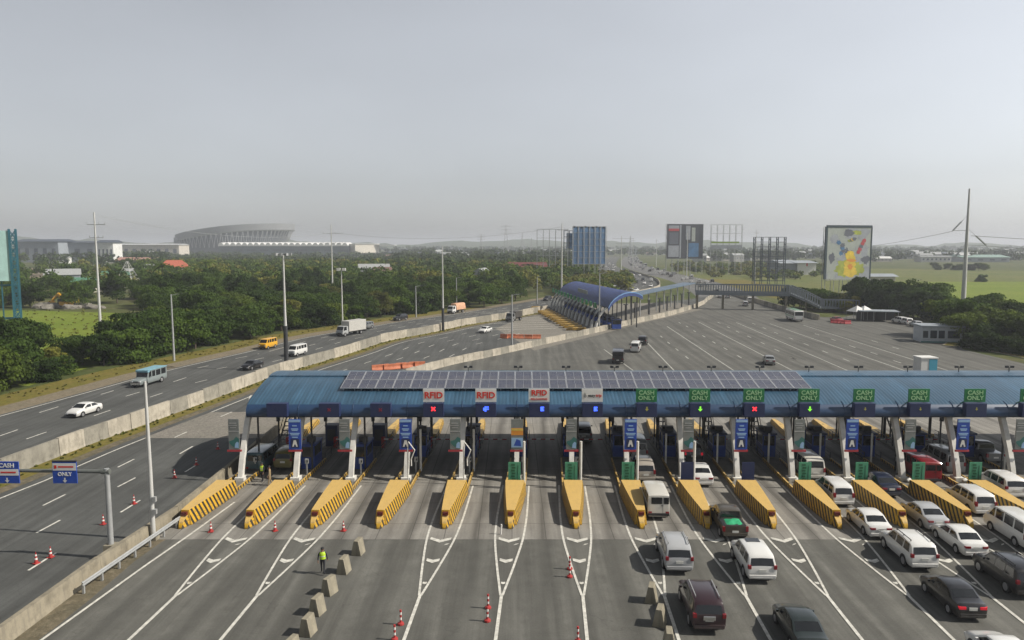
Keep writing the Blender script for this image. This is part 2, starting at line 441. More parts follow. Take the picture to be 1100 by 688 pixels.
wt.links.new(sn.mix(1, hs.outputs[0], cc_.outputs[0], 'MULTIPLY'), bg.inputs['Color'])
bg.inputs['Strength'].default_value = .110
sun = bpy.data.lights.new('sun', 'SUN'); sun.energy = 5.0; sun.angle = radians(.6); sun.color = (1,.93,.82)
suno = bpy.data.objects.new('sun', sun); COL.objects.link(suno)
sd = Vector((cos(SUN_EL)*sin(SUN_AZ), cos(SUN_EL)*cos(SUN_AZ), sin(SUN_EL)))
suno.rotation_euler = (-sd).to_track_quat('-Z', 'Y').to_euler(); suno.location = (60, 0, 90)
S.view_settings.view_transform = 'Standard'; S.view_settings.look = 'None'; S.view_settings.gamma = 1
S.view_settings.exposure = 0.14
S.render.engine = 'CYCLES'
S.cycles.max_bounces = 5; S.cycles.diffuse_bounces = 2; S.cycles.glossy_bounces = 2; S.cycles.transmission_bounces = 2; S.cycles.volume_bounces = 0; S.cycles.transparent_max_bounces = 4
S.cycles.use_denoising = True; S.cycles.caustics_reflective = False; S.cycles.caustics_refractive = False
S.cycles.use_adaptive_sampling = True; S.cycles.adaptive_threshold = .02

HZ = 5200
hz = MB(); hz.box((0,4000,35.5), (2*HZ,2*HZ,75)); hm = bpy.data.materials.new('haze'); hm.use_nodes = True
hn = hm.node_tree; hn.nodes.remove(hn.nodes['Principled BSDF']); pv = hn.nodes.new('ShaderNodeVolumePrincipled')
pv.inputs['Color'].default_value = (.86,.90,.97,1); pv.inputs['Density'].default_value = .00027; pv.inputs['Anisotropy'].default_value = .15
hn.links.new(pv.outputs[0], hn.nodes['Material Output'].inputs['Volume'])
ho = hz.build('haze', hm); tag(ho, kind='stuff')

# ------------------------------------------------------------------ ground sheet and hills
g = MB(); N = 24; R0 = 4700
g.v = [(0,R0*.85,0)]+[(R0*cos(2*pi*i/N), R0*.85+R0*sin(2*pi*i/N), 0) for i in range(N)]
g.f = [(0,i+1,(i+1)%N+1) for i in range(N)]; g.m = [0]*N
struct(g.build('ground', M['earth']))
M['hill'] = m_ground('distant_hill', ((.05,.075,.03),(.07,.09,.04),(.06,.08,.04)), .004, .02)
h = MB(); rows = []
for k, (yy, base) in enumerate(((2900,0),(3100,.55),(3400,1),(3800,.5),(4200,0))):
    row = []
    for i in range(161):
        x = -3000+6000*i/160
        e = 28+9*sin(x*.0021+1)+6*sin(x*.0063+2)+5*sin(x*.017)+random.uniform(-4,4)+ (16 if x < -300 else 0)*max(0,min(1,(-x-300)/900))
        row.append((x*(yy/3400), yy-abs(x)*.12, max(0,e*base)-.05))
    rows.append(row)
h.grid(rows); struct(h.build('hills', M['hill'], smooth=60))

# ------------------------------------------------------------------ the measured road lines
mw_px = [(0,515),(36,500.7),(95,477.5),(158.5,454.5),(231.5,427.6),(281,408.7),(319,396.5),(375.6,379.6),(416,366.5),(460,358),(500,349.5),(541.8,342.7),(588,334)]
mw = [G(*p) for p in mw_px]; d0 = (mw[0]-mw[1]).normalized()
mw = [mw[0]+d0*60+Vector((-9,0,0)), mw[0]+d0*28+Vector((-2.5,0,0))]+mw
MEDL = smooth_line(mw+[Vector(p) for p in ((30,275,0),(52,317,0),(68,352,0),(77,388,0),(85,440,0),(89,500,0),(92,568,0),(100,700,0),(118,840,0),(150,1050,0),(190,1300,0))], 2.5)
iend = min(range(len(MEDL)), key=lambda i: (MEDL[i]-mw[-1]).length)
MEDN = MEDL[:iend+1]                                   # near part of the median, up to the second toll plaza
pb_px = [(29,675),(96,623),(120.7,603),(150,583),(193.6,556),(237,519)]
pb = [G(*p) for p in pb_px]
pb = [Vector((-28.6,18,0)),Vector((-27.4,30,0))]+pb+[Vector((-25.9,84,0)),Vector((-24.2,97,0)),G(469,396),G(530,382.5),G(600,366.5),G(640,357.5),G(691,345.5),G(720,339),G(752.4,328.5)]
PBL = smooth_line(pb+[Vector((73,278,0)),Vector((78,291,0)),Vector((82.5,305,0))], 2.0)
# ------------------------------------------------------------------ road sheets
n = 160
a = arc_resample(offset_line(MEDL, -20.6), n*2); b = arc_resample(offset_line(MEDL, -.6), n*2)
struct(band(a, b, .012).build('far_road', M['asphalt_road']))
a2 = arc_resample(offset_line(MEDL, -24.5), n*2)
struct(band(a2, a, .008).build('shoulder', M['sand']))
a3 = arc_resample(offset_line(MEDN, -30.5), n); a2n = arc_resample(offset_line(MEDN, -24.3), n)
struct(band(a3, a2n, .006).build('roadside_grass', M['verge']))
struct(band(arc_resample(offset_line(MEDN, -.4), n), arc_resample(offset_line(MEDN, 2.1), n), .02).build('median_grass', M['verge']))
struct(band(arc_resample(offset_line(MEDN, 2.1), n), arc_resample(offset_line(MEDN, 3.3), n), .016).build('median_shoulder', M['dirt']))
ipend = len(PBL)
left = offset_line(MEDN, 3.2)
pts = [(p.x,p.y) for p in left[::3]]+[(45,262),(66,282)]+[(p.x,p.y) for p in PBL[::-3]]
struct(poly(pts, .012).build('exit_road', M['asphalt_road']))
# main plaza asphalt
right = [(85,60),(95,95),(126,118),(126,140),G(1100,391),G(1036,376),G(1010,360),G(990,352),G(955,341),G(925,337),G(905,341),G(880,341),G(845.5,335.5),G(812,325.2),G(781.5,315.7),(100,360),(106,395),(110,420)]
pts = [(p.x,p.y) for p in PBL[::3]]+[(86,330),(92,370),(96,420)]+[(p[0],p[1]) for p in right[::-1]]+[(60,18)]
struct(poly(pts, .010).build('plaza_road', M['asphalt']))
# right carriageway beyond the footbridge
rc = smooth_line([Vector(p) for p in ((88,292,0),(97,345,0),(103,395,0),(107,440,0),(109,500,0),(112,568,0),(120,700,0),(138,840,0),(170,1050,0),(210,1300,0))], 6)
ra = arc_resample(offset_line(rc,-15), 80); rb = arc_resample(offset_line(rc, 9), 80)
struct(band(ra, rb, .009).build('highway', M['asphalt_far']))
# concrete pads
X0, X1 = -24.9, 95
pad = MB(); yy = [51.0+.0+i*4 for i in range(13)]
pad.grid([[( -25.4-(.06*(y-51) if y < 63 else .72), y, .022),(X1+.0434*(y-51), y, .022)] for y in yy])
struct(pad.build('toll_pavement', M['pad']))
m = MB(); m.add([( -43.2,78.8,.024),(-26.4,78.8,.024),(-25.6,91.4,.024),(-41.1,91.4,.024)], [(0,1,2,3)])
m.v = [(-39.9,78.8,.024),(-26.3,78.8,.024),(-25.4,91.4,.024),(-37.6,91.4,.024)]
struct(m.build('concrete_strip', M['pad_plain']))
p2 = [G(532,353),G(556,344),G(585,337.5),(30,262),(60,268),(62,240),G(691,347),G(640,361),G(600,370.5),G(574,377)]
struct(poly(p2, .024).build('second_toll_pavement', M['pad_plain']))
# verge and fields
struct(poly([G(160,375.5),G(150,337),G(20,333.5),G(-40,335),G(-60,400),G(30,415)], .004).build('green_field', M['field']))
struct(poly([G(30,306),G(62,306),G(66,290),G(34,288)], .005).build('bare_lot', M['sand']))
struct(poly([G(700,300),G(1160,332),(420,220),(560,520),(330,640),(170,700),G(745,284)], .004).build('grassland', M['field2']))
struct(poly([(150,252),G(1130,338),(330,260),(330,420),(215,420)], .007).build('green_field', M['field']))
struct(poly([G(730,299),G(800,301),G(870,312),G(884,330),G(850,325),(104,330),(112,420)], .006).build('roadside_grass', M['verge']))
gi = [G(1012,371.5),G(1040,374),G(1075,380),G(1102,386),G(1130,380),G(1100,372),G(1050,366),G(1022,364)]
k = MB(); k.prism([(p.x,p.y) for p in gi], 0.0, .14, axis='z'); struct(k.build('kerb', M['jersey']))
k = MB(); c = sum((Vector(p) for p in gi), Vector())/len(gi)
k.prism([(c.x+(p.x-c.x)*.95, c.y+(p.y-c.y)*.95) for p in gi], .10, .16, axis='z'); struct(k.build('roadside_grass', M['verge']))

# sandy strip beside the plaza barrier
i0 = 0; i1 = min(range(len(PBL)), key=lambda i: abs(PBL[i].y-58))
seg = PBL[:i1]
struct(band(offset_line(seg, .15), offset_line(seg, 1.5), .018).build('dirt_edge', M['dirt']))

# ------------------------------------------------------------------ concrete barriers
def barrier(name, label, L, h, w0, w1, cap=True, seglen=0):
    mb = MB()
    if not seglen:
        lines = [offset_line(L, d) for d in (-w0/2,-w0/2*.92,-w1/2,w1/2,w0/2*.92,w0/2)]
        zs = (0,.22,h,h,.22,0)
        mb.grid([[(lines[j][i].x, lines[j][i].y, zs[j]) for j in range(6)] for i in range(len(L))])
        mb.f.append(tuple(range(6))); mb.m.append(0)
        nn = (len(L)-1)*6; mb.f.append(tuple(nn+j for j in range(6))[::-1]); mb.m.append(0)
    return mb
R_ = random.Random(3)
M['wall_a'] = m_wall('pale_concrete_panel', (.40,.365,.30)); M['wall_b'] = m_wall('grimy_concrete_panel', (.26,.245,.205)); M['wall_c'] = m_wall('dirty_barrier', (.27,.24,.18)); M['wall_d'] = m_wall('browned_barrier', (.22,.195,.145))
def panel_wall(name, label, L, h, w, seg, cat='barrier', hv=.05, mats='ab'):
    t = thing(name, label, cat, (L[0].x, L[0].y, 0)); off = Vector((L[0].x, L[0].y, 0))
    tot = sum((b-a).length for a,b in zip(L,L[1:])); n = max(2, int(tot/seg)+1)
    P = arc_resample(L, n)
    mb = MB()
    for i in range(n-1):
        a, b = P[i]-off, P[i+1]-off; d = (b-a).normalized(); nrm = Vector((d.y,-d.x,0))
        a = a+d*.02; b = b-d*.02; hh = h*(1+R_.uniform(-hv,hv)); o = nrm*R_.uniform(-.025,.025)
        mi = 0 if R_.random() < .6 else 1
        vs = []
        for q in (a,b):
            for (e,z) in ((-w/2,0),(-w/2*.8,.3),(-w*.28,hh),(w*.28,hh),(w/2*.8,.3),(w/2,0)):
                r = q+nrm*e+o; vs.append((r.x,r.y,z))
        mb.add(vs, [(j,j+1,7+j,6+j) for j in range(5)]+[(0,1,2,3,4,5),(11,10,9,8,7,6)], mi)
    mb.build('panel', [M['wall_'+mats[0]], M['wall_'+mats[1]]], t)
    return t
panel_wall('median_wall', 'long stained concrete median wall of upright panels beside a dry grass strip', MEDN, 1.75, .55, 3.6, 'wall')
ia = min(range(len(PBL)), key=lambda i: abs(PBL[i].y-94))
panel_wall('concrete_barrier', 'low grimy concrete barrier along the edge of the plaza under the gantry sign', PBL[:ia], 1.05, .55, 9.0, hv=.02, mats='cd')
panel_wall('concrete_barrier', 'curving barrier of alternating pale and grey blocks beyond the long blue roof', PBL[ia:], 1.3, .6, 2.9)
far = MEDL[iend+22:iend+150]
panel_wall('highway_median', 'yellowish concrete median curving along the distant highway', far, 1.2, .6, 6.0, 'barrier')
rb_px = [G(781.5,315.5),G(796,320),G(812,325),G(828,330),G(845.5,335)]
panel_wall('roadside_wall', 'dark low concrete wall below the footbridge stairs', smooth_line(rb_px+[G(862,339.5),G(880,344)], 3), 1.5, .5, 5, 'wall')

# ------------------------------------------------------------------ painted lines
Z1, Z2 = .020, .034
mk = MB()
strip(mk, offset_line(MEDN, 4.3), .18, Z1)
px_d = ((39.3,573,64.7,559.3),(46.3,543.6,70.5,531.6),(126.5,502.5,144,493.8),(126.5,523.6,145.5,513.7),(129.5,551,150.5,538),(30.5,613.5,60.4,594.5),(193,488,207,480),(198.7,507.6,211,500),(187.5,470.5,200.6,464.5),(237,448,249,443),(-30,585,-3,572))
for q_ in px_d: strip(mk, [G(q_[0],q_[1]),G(q_[2],q_[3])], .17, Z1+.014)
inr = min(range(len(MEDN)), key=lambda i: abs(MEDN[i].y-96))
for d in (8.4,12.2,16.3,20.2): dashes(mk, offset_line(MEDN[inr:int(len(MEDN)*.80)], d), .17, Z1+.008, 3.1, 6.0, {8.4:2.0,12.2:6.2,16.3:3.5,20.2:1}[d])
struct(mk.build('road_marking', M['paint_w']))
mk = MB(); strip(mk, offset_line(MEDN, -19.9), .2, Z1); 
px_d = ((28.4,472,50,464.4),(101,447,118.5,441),(42.2,443.6,62.8,437.2),(-4,470,19,462),(108.4,424,122,420),(135,426,150,421.5),(186.2,410.5,200,406),(209.5,411.6,222.6,408.3),(161,427,174.7,422.5),(212,395.6,224,393.2),(232.7,396.8,244,394.5),(253,385.5,265.5,383),(272,387,283.6,384.7),(292.4,389,302.5,386.5),(289.5,377.7,299.6,375))
for q_ in px_d: strip(mk, [G(q_[0],q_[1]),G(q_[2],q_[3])], .17, Z1)
inr = min(range(len(MEDN)), key=lambda i: abs(MEDN[i].y-138))
for d in (-8.8,-12.6,-16.5): dashes(mk, offset_line(MEDN[inr:], d), .17, Z1, 3.1, 6.0, {-8.8:.5,-12.6:5,-16.5:2}[d])
ml2 = MEDL[iend:]
for d in (-4,-8,-12,-16): dashes(mk, offset_line(ml2, d), .22, Z1, 4, 8)
struct(mk.build('road_marking', M['paint_w']))
# toll lane forks and chevrons
def isl(i): return Vector((LANE0+LANEW*i, 52.9, 0))
def LP(i, x, y, z=0):
    p = isl(i)+LN*x+LD*y; return Vector((p.x,p.y,z))
mk = MB()
for i in [1,2]+list(range(4,15)):
    for s in (-1,1):
        pts = [LP(i,s*1.12,10),LP(i,s*1.14,4.0),LP(i,s*1.10,1.0),LP(i,s*.96,-2.2),LP(i,s*.55,-6.3),LP(i,s*.06,-10.4)]
        L = smooth_line(pts, 1.0); strip(mk, L, .15, Z2)
    strip(mk, [LP(i,0,-10.3),LP(i,0,-20),LP(i,0,-34)], .19, Z2+.003)
    for (yc, hw, th) in ((-1.95,.74,.50),(-5.55,.43,.5),(-8.85,.13,.3)):
        y0 = yc; dy = hw*.75
        for s in (-1,1):
            mk.quad(LP(i,0,y0-dy,Z2+.004),LP(i,s*hw,y0,Z2+.004),LP(i,s*hw,y0+th*.8,Z2+.004),LP(i,0,y0-dy+th,Z2+.004))
    mk.quad(LP(i,.35,-2.95,Z2+.004),LP(i,.6,-2.8,Z2+.004),LP(i,.75,-2.6,Z2+.004),LP(i,.5,-2.7,Z2+.004))
L = [G(20,706),G(45,688),G(160,605.5),G(181,591),G(215,567),G(252,540)]
strip(mk, smooth_line([Vector((p.x,p.y,0)) for p in L], 2), .17, Z2)
struct(mk.build('road_marking', M['paint_w']))
# plaza lines beyond the canopy
mk = MB()
for (a, b) in (((716.7,351),(775.6,390)),((750,346),(821.5,383)),((791,346.7),(891,390)),((827,348),(947.6,390)),((863,349.6),(981,386.7)),((695.3,368.4),(716,390)),((648.7,375.6),(670,391))):
    p, q = G(*a), G(*b); e = q+(q-p).normalized()*22; strip(mk, [p,q,e], .22, Z1)
z8 = lambda x,y: G(700+x/6.875, 290+y/6.875); z9 = lambda x,y: G(840+x/6.875, 290+y/6.875)
ds = [z8(*p) for p in ((207,393),(262,420),(318,455),(385,492),(460,537),(545,583),(648,643),(72,495),(125,540),(187,590),(260,648),(497,392),(567,425),(635,458),(720,495),(820,543),(925,595),(1052,658),(755,400),(833,432),(918,467),(1030,508))]
ds += [z9(*p) for p in ((180,552),(318,607),(88,657),(260,478),(380,518),(520,568),(680,618),(475,667),(850,680),(685,530),(840,578))]
for p in ds: strip(mk, [p-LD*1.5, p+LD*1.5], .26, Z1)
struct(mk.build('road_marking', M['paint_worn']))
# second plaza approach lines
mk = MB()
TA, TB = Vector((20.6,181,0)), Vector((13.4,243,0))
for k_ in range(1, 13):
    p = TA.lerp(TB, k_/13.0); q = p+Vector((-.985,-.17,0))*(19+6*((k_*7)%3)); strip(mk, [p+Vector((-9,-1,0)), q], .32, .034)
struct(mk.build('road_marking', M['paint_w']))
mk = MB()
for d in (-6,-2,2,6): dashes(mk, offset_line(rc, d), .25, .02, 4, 8)
struct(mk.build('road_marking', M['paint_w']))
# ================================================================== main toll plaza
def isname(i):
    if i == 0: return 'beside the concrete barrier'
    if i == 14: return 'at the frame edge'
    return 'between %s and %s signs' % (LSHORT[i-1], LSHORT[i])
LSHORT = ['unlit', 'first faint-cross', 'second faint-cross', 'red-cross RFID', 'blue-arrow RFID', 'two-line RFID', 'white logo', 'amber CASH', 'first green-arrow CASH', 'red-cross CASH', 'second green-arrow CASH', 'first unlit CASH', 'second unlit CASH', 'third unlit CASH', 'cut-off CASH']

# ---- island: crash block (> lamp box), kerb plinth, exit block
def block_mesh():
    mb = MB(); rows = []
    for (y, w, h) in ((0,.10,.08),(.10,.15,.34),(.30,.19,.56),(.58,.23,.72),(.80,.26,.78)):
        rows.append([(-w-.05,y,0),(-w-.03,y,h*.5),(-w,y,h),(w,y,h),(w+.03,y,h*.5),(w+.05,y,0)])
    for (y, w, h) in ((.84,.30,1.16),(3.0,.48,1.16),(5.5,.66,1.16),(7.95,.80,1.16)):
        rows.append([(-w-.16,y,0),(-w-.09,y,h*.5),(-w,y,h),(w,y,h),(w+.09,y,h*.5),(w+.16,y,0)])
    mb.grid(rows); mb.f.append((0,1,2,3,4,5)); mb.m.append(0); n = (len(rows)-1)*6
    mb.f.append(tuple(n+j for j in range(6))[::-1]); mb.m.append(0)
    return mb
M['kerb_y'] = m_stripes(); M['kerb_y'].name = 'kerb_paint'
def make_island():
    t = thing('toll_island', 'x', 'toll island', group='yellow striped toll islands under the long roof')
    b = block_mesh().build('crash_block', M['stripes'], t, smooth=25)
    l = MB(); l.box((0,.70,.93),(.40,.24,.24)); l.build('reflector_box', [pmat('reflector_red', (.10,.012,.012), .4)], b)
    p = MB(); p.prism([(-.84,7.97),(.84,7.97),(.80,26.0),(-.80,26.0)], 0, .22, axis='z')
    p.build('plinth', M['kerb_gray'], t, bevel=.02)
    for s in (-1,1):
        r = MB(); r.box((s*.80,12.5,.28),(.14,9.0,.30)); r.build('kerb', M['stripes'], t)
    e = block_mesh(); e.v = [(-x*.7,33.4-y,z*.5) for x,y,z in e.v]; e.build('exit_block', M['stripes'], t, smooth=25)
    g = MB()
    for s in (-1,1):
        for z in (.55,.95): g.bar((s*.78,17,z),(s*.78,25.8,z),.05,.05)
        for y in range(17,27,2): g.bar((s*.78,y,.2),(s*.78,y,1.0),.06,.06)
    g.build('guard_rail', M['dark'], t)
    return t
M['kerb_gray'] = m_wall('kerb_concrete', (.20,.19,.165))
isle = make_island(); used = []; ISL = []
for i in range(15):
    p = isl(i); o = place(isle, used, (p.x,p.y,.022), -SK)
    o['label'] = ('yellow island with black bands beside the concrete barrier, outermost of the row' if i == 0 else 'yellow striped island cut by the frame edge' if i == 14 else 'yellow striped island %s' % isname(i))
    ISL.append(o)

# ---- canopy
YF, PROF = 65.0, [(0,5.55),(-.12,5.75),(-.14,6.05),(-.02,6.38),(.28,6.66),(.75,6.86),(1.4,7.05),(2.6,7.38),(4.0,7.71),(5.3,7.93),(6.5,8.06)]
PROF2 = [(6.5,8.16),(7.6,8.24),(9.0,8.20),(10.3,8.02),(11.8,7.55),(13.2,6.95),(14.2,6.35),(14.55,5.95)]
XL, XR = -23.6, 62.0
can = thing('toll_canopy', 'long blue corrugated toll roof with navy curved front edge across all lanes', 'toll canopy', (XL,YF,0))
def roofrows(prof, xs, thick=0): return [[(x,y,z) for y,z in prof] for x in xs]
xs = [0]+[XR-XL]
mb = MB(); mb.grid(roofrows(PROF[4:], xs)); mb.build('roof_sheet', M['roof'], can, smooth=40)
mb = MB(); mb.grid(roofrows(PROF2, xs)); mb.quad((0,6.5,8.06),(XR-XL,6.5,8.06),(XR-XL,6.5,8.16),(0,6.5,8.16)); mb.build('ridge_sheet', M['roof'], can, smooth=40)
mb = MB(); mb.grid(roofrows([(.35,5.55)]+PROF[:5], xs))
x = 2.4
mb.build('fascia', M['fascia'], can, smooth=60)
mb = MB(); x = 2.2
while x < XR-XL-1:
    L = [Vector((x,y-.015,z+.012)) for y,z in PROF[:6]]
    mb.tube(L, .035, 5); x += LANEW/2
mb.build('fascia_seam', M['fascia'], can)
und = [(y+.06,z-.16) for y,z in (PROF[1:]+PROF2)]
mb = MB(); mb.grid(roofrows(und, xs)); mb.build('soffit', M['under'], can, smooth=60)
for xx, nm in ((0,'gable'),(XR-XL,'gable')):
    mb = MB(); pr = PROF+PROF2; low = [(y,max(5.6,z-.45)) for y,z in pr[4:-1]]
    n_ = len(pr)
    mb.grid([[(xx-.03 if xx == 0 else xx+.03,y,z-.01) for y,z in pr[4:-1]],[(xx-.03 if xx == 0 else xx+.03,y,z) for y,z in low]])
    mb.build(nm, M['fascia'], can)
# purlins / trusses
mb = MB()
for y in (1.2,4,7,10,13): 
    z = np.interp(y,[a for a,b in PROF+PROF2],[b for a,b in PROF+PROF2])-.42
    mb.bar((0.1,y,z),(XR-XL-.1,y,z),.14,.22)
mb.build('purlin', M['dark'], can)
# leaning curved columns, rear posts
for i in range(15):
    p = LP(i,0,10.9); q = []
    for t_ in np.linspace(0,1,9):
        y = 3.1*(t_**1.25)+.9*max(0,t_-.7)**1.3; z = .22+6.85*(t_**.95)
        q.append(Vector((p.x-XL+y*.0434, p.y-YF+y, z)))
    mb = MB(); rows = []
    for k_, c in enumerate(q):
        w = .20+.03*k_/8; d = .26
        rows.append([(c.x-w,c.y-d,c.z),(c.x+w,c.y-d,c.z),(c.x+w,c.y+d,c.z),(c.x-w,c.y+d,c.z)])
    mb.grid(rows, closed=True); mb.box((q[0].x,q[0].y,.37),(.8,.9,.32))
    col = mb.build('column', M['white'], can, smooth=30)
    p = LP(i,0,25.3); mb = MB(); mb.tube([(p.x-XL,p.y-YF,.2),(p.x-XL,p.y-YF,7.0)], .15, 10)
    mb.bar((p.x-XL,p.y-YF,5.0),(p.x-XL,p.y-YF-3,7.2),.16); mb.build('rear_post', M['dark'], can)

for i in range(15):
    for yy_, xx_ in ((13.6,.62),(22.0,-.6)):
        p = LP(i,xx_,yy_); mb = MB(); mb.tube([(p.x-XL,p.y-YF,.2),(p.x-XL,p.y-YF,6.75 if yy_ < 15 else 7.5)], .09, 8); mb.box((p.x-XL,p.y-YF-.1,3.1),(.30,.30,.5)); mb.build('support_post', M['dark'], can)
# ---- lane signs hung on the front edge
def cross(mb, c, r, mi, M_=None):
    for a in (1,-1): mb.bar((c[0]-r,c[1],c[2]-a*r),(c[0]+r,c[1],c[2]+a*r),.02,r*.62,mi)
def arrow_down(mb, c, r, mi, y=.0):
    mb.add([(c[0]-r*.3,c[1],c[2]+r),(c[0]+r*.3,c[1],c[2]+r),(c[0]+r*.3,c[1],c[2]),(c[0]+r*.9,c[1],c[2]),(c[0],c[1],c[2]-r),(c[0]-r*.9,c[1],c[2]),(c[0]-r*.3,c[1],c[2])],[(0,1,2,3,4,5,6)],mi)
SPX = [298.7,354.7,409.5,466,522,579,636,694,751,809,868,927,986,1046,1106]
kinds = [('none','off'),('none','dimr'),('none','dimr'),('RFID','x'),('RFID','b'),('RFID2','b2'),('logo','b2'),('CASH','dim'),('CASH','g'),('CASH','x'),('CASH','g'),('CASH','dim2'),('CASH','dim2'),('CASH','dim2'),('CASH','dim2')]
slab = ['blank navy signal box on the roof edge nearest the concrete barrier', 'blank navy signal box with a faint red cross, beside the unlit one', 'blank navy signal box with a faint red cross beside the first RFID sign',
 'white RFID sign over a navy box showing a red cross', 'white RFID sign over a navy box showing a blue arrow in the middle', 'white RFID sign with a small second line above a blue signal', 'white sign with a small black and red logo over a blue signal',
 'green CASH ONLY sign over a dim amber light, beside the white logo sign', 'green CASH ONLY sign with green arrow, between the amber light and the red cross', 'green CASH ONLY sign over a red cross', 'green CASH ONLY sign with green arrow, just beyond the red cross sign',
 'green CASH ONLY sign with dim light, next after the last green arrow', 'green CASH ONLY sign with dim light, second after the last green arrow', 'green CASH ONLY sign with dim light, third after the last green arrow', 'green CASH ONLY sign cut by the frame edge']
for k_, (px, (typ, led)) in enumerate(zip(SPX, kinds)):
    c = AT(px, 438, YF-.25); t = thing('lane_sign', slab[k_], 'lane sign', (c.x, YF-.14, 0), group='lane signs along the canopy front')
    tall = typ != 'none'
    mb = MB(); mb.box((0,-.22,6.34),(1.80,.62,1.18)); box = mb.build('signal_box', M['ledbox'], t, bevel=.02)
    mb = MB(); y = -.545
    if led == 'x': cross(mb, (0,y,6.46), .17, 0); mm = M['led_r']
    elif led == 'dimr': cross(mb, (0,y,6.38), .13, 0); mm = M['led_dim']
    elif led == 'b':
        mb.box((-.02,y,6.46),(.16,.02,.46)); mb.box((.14,y,6.62),(.24,.022,.12)); mb.box((.12,y,6.44),(.3,.022,.12)); mb.box((-.16,y,6.44),(.14,.022,.26)); mm = M['led_b']
    elif led == 'b2':
        mb.box((.18,y,6.46),(.14,.02,.40)); mb.box((.32,y,6.59),(.22,.022,.14)); mb.box((.32,y,6.34),(.22,.022,.14)); mb.box((.29,y,6.46),(.14,.024,.14)); mm = M['led_b']
    elif led == 'g': arrow_down(mb, (0,y,6.46), .23, 0); mm = M['led_g']
    elif led in ('dim','dim2'): arrow_down(mb, (0,y,6.46), .2 if led == 'dim' else .15, 0); mm = M['led_y']
    else: mb.box((0,y,6.38),(.1,.02,.1)); mm = M['ledbox']
    mb.build('signal_light', mm, t)
    if tall:
        P0 = (0,-.16,7.60)
        mb = MB(); mb.box(P0,(1.84,.14,1.16)); 
        for s in (-.7,.7): mb.bar((s,-.1,7.1),(s,.7,6.7),.07,.07)
        F = Matrix.Translation((0,-.245,7.36)) @ FACE
        if typ.startswith('RFID'):
            z = .0 if typ == 'RFID' else .22
            text_geo(mb, 'RFID', .78 if typ == 'RFID' else .66, Matrix.Translation((0,-.245,7.60+z)) @ FACE, 1, 1.02, .022)
            if typ == 'RFID2': text_geo(mb, 'RELOADING', .24, Matrix.Translation((0,-.245,7.60-.33)) @ FACE, 1, 1.1, .004)
            mats = [M['white_sheet'], M['red']]
        elif typ == 'logo':
            text_geo(mb, 'easy', .36, Matrix.Translation((-.07,-.245,7.60)) @ FACE, 1, 1.0, .006)
            text_geo(mb, 'trip', .36, Matrix.Translation((.56,-.245,7.60)) @ FACE, 2, 1.0, .006)
            mb.tube([(-.62,-.245,7.44),(-.74,-.245,7.54),(-.66,-.245,7.84),(-.54,-.245,7.54),(-.62,-.245,7.44)], .025, 5, 1)
            mats = [M['white_sheet'], M['dark'], M['red']]
        else:
            text_geo(mb, 'CASH', .52, Matrix.Translation((0,-.245,7.84)) @ FACE, 1, 1.05, .008)
            text_geo(mb, 'ONLY', .52, Matrix.Translation((0,-.245,7.37)) @ FACE, 1, 1.05, .008)
            mats = [M['green_sign'], M['letter_g']]
        mb.build('sign_panel', mats, t)

# ---- solar panels and floodlights on the roof
pm = MB()
pm.box((0,0,.06),(1.54,1.98,.04),0); 
for s in (-1,1): pm.box((s*.775,0,.065),(.05,2.08,.06),1); pm.box((0,s*1.0,.065),(1.5,.045,.058),1)
pm.box((0,0,.083),(.02,1.9,.006),1)
for s in (-1,1): pm.bar((s*.5,-.9,.04),(s*.5,-.9,-.2),.04,.04,1); pm.bar((s*.5,.9,.04),(s*.5,.9,-.2),.04,.04,1)
sp = pm.build('solar_panel', [M['solar'], M['alu']]); used = []
tag(sp, 'x', 'solar panel', 'solar panels in two rows on the blue roof')
XA, XB = AT(367,418.6,68.2).x, AT(869,415,68.2).x
NP = 27; sl = math.atan2(8.02-7.28, 6.1-2.9)*.92
for r in range(2):
    for c in range(NP):
        x = XA+(XB-XA)*(c+.5)/NP; y = YF+3.55+r*2.06; z = 7.82+r*2.06*tan(sl)
        o = sp if not used else dup(sp); used.append(1)
        o.location = (x+(y-YF-3)*.02,y,z); o.rotation_euler = (sl,0,0); o.scale.x = (XB-XA)/NP/1.63
        o['label'] = 'grey framed solar panel in the %s row along the blue roof' % ('lower' if r == 0 else 'upper')
        if r == 0 and c == 0: o['label'] = 'lower solar panel at the open roof end nearest the barrier'
fl = MB(); fl.bar((0,0,0),(0,0,.42),.06); fl.bar((-.36,0,.42),(.36,0,.42),.05); 
for s in (-1,1): fl.box((s*.27,-.05,.52),(.32,.14,.22))
f0 = fl.build('floodlight', M['dark']); tag(f0, 'x', 'floodlight', 'floodlights along the roof ridge'); used = []
for k_, px in enumerate((503,556.6,608,660,712,764,816,869,922,975,1030,1084)):
    c = AT(px, 396, YF+8.4); place(f0, used, (c.x, YF+8.4, 8.2), 0, 'small black twin floodlight on the roof ridge, %s counted from the barrier end' % ORD[k_])

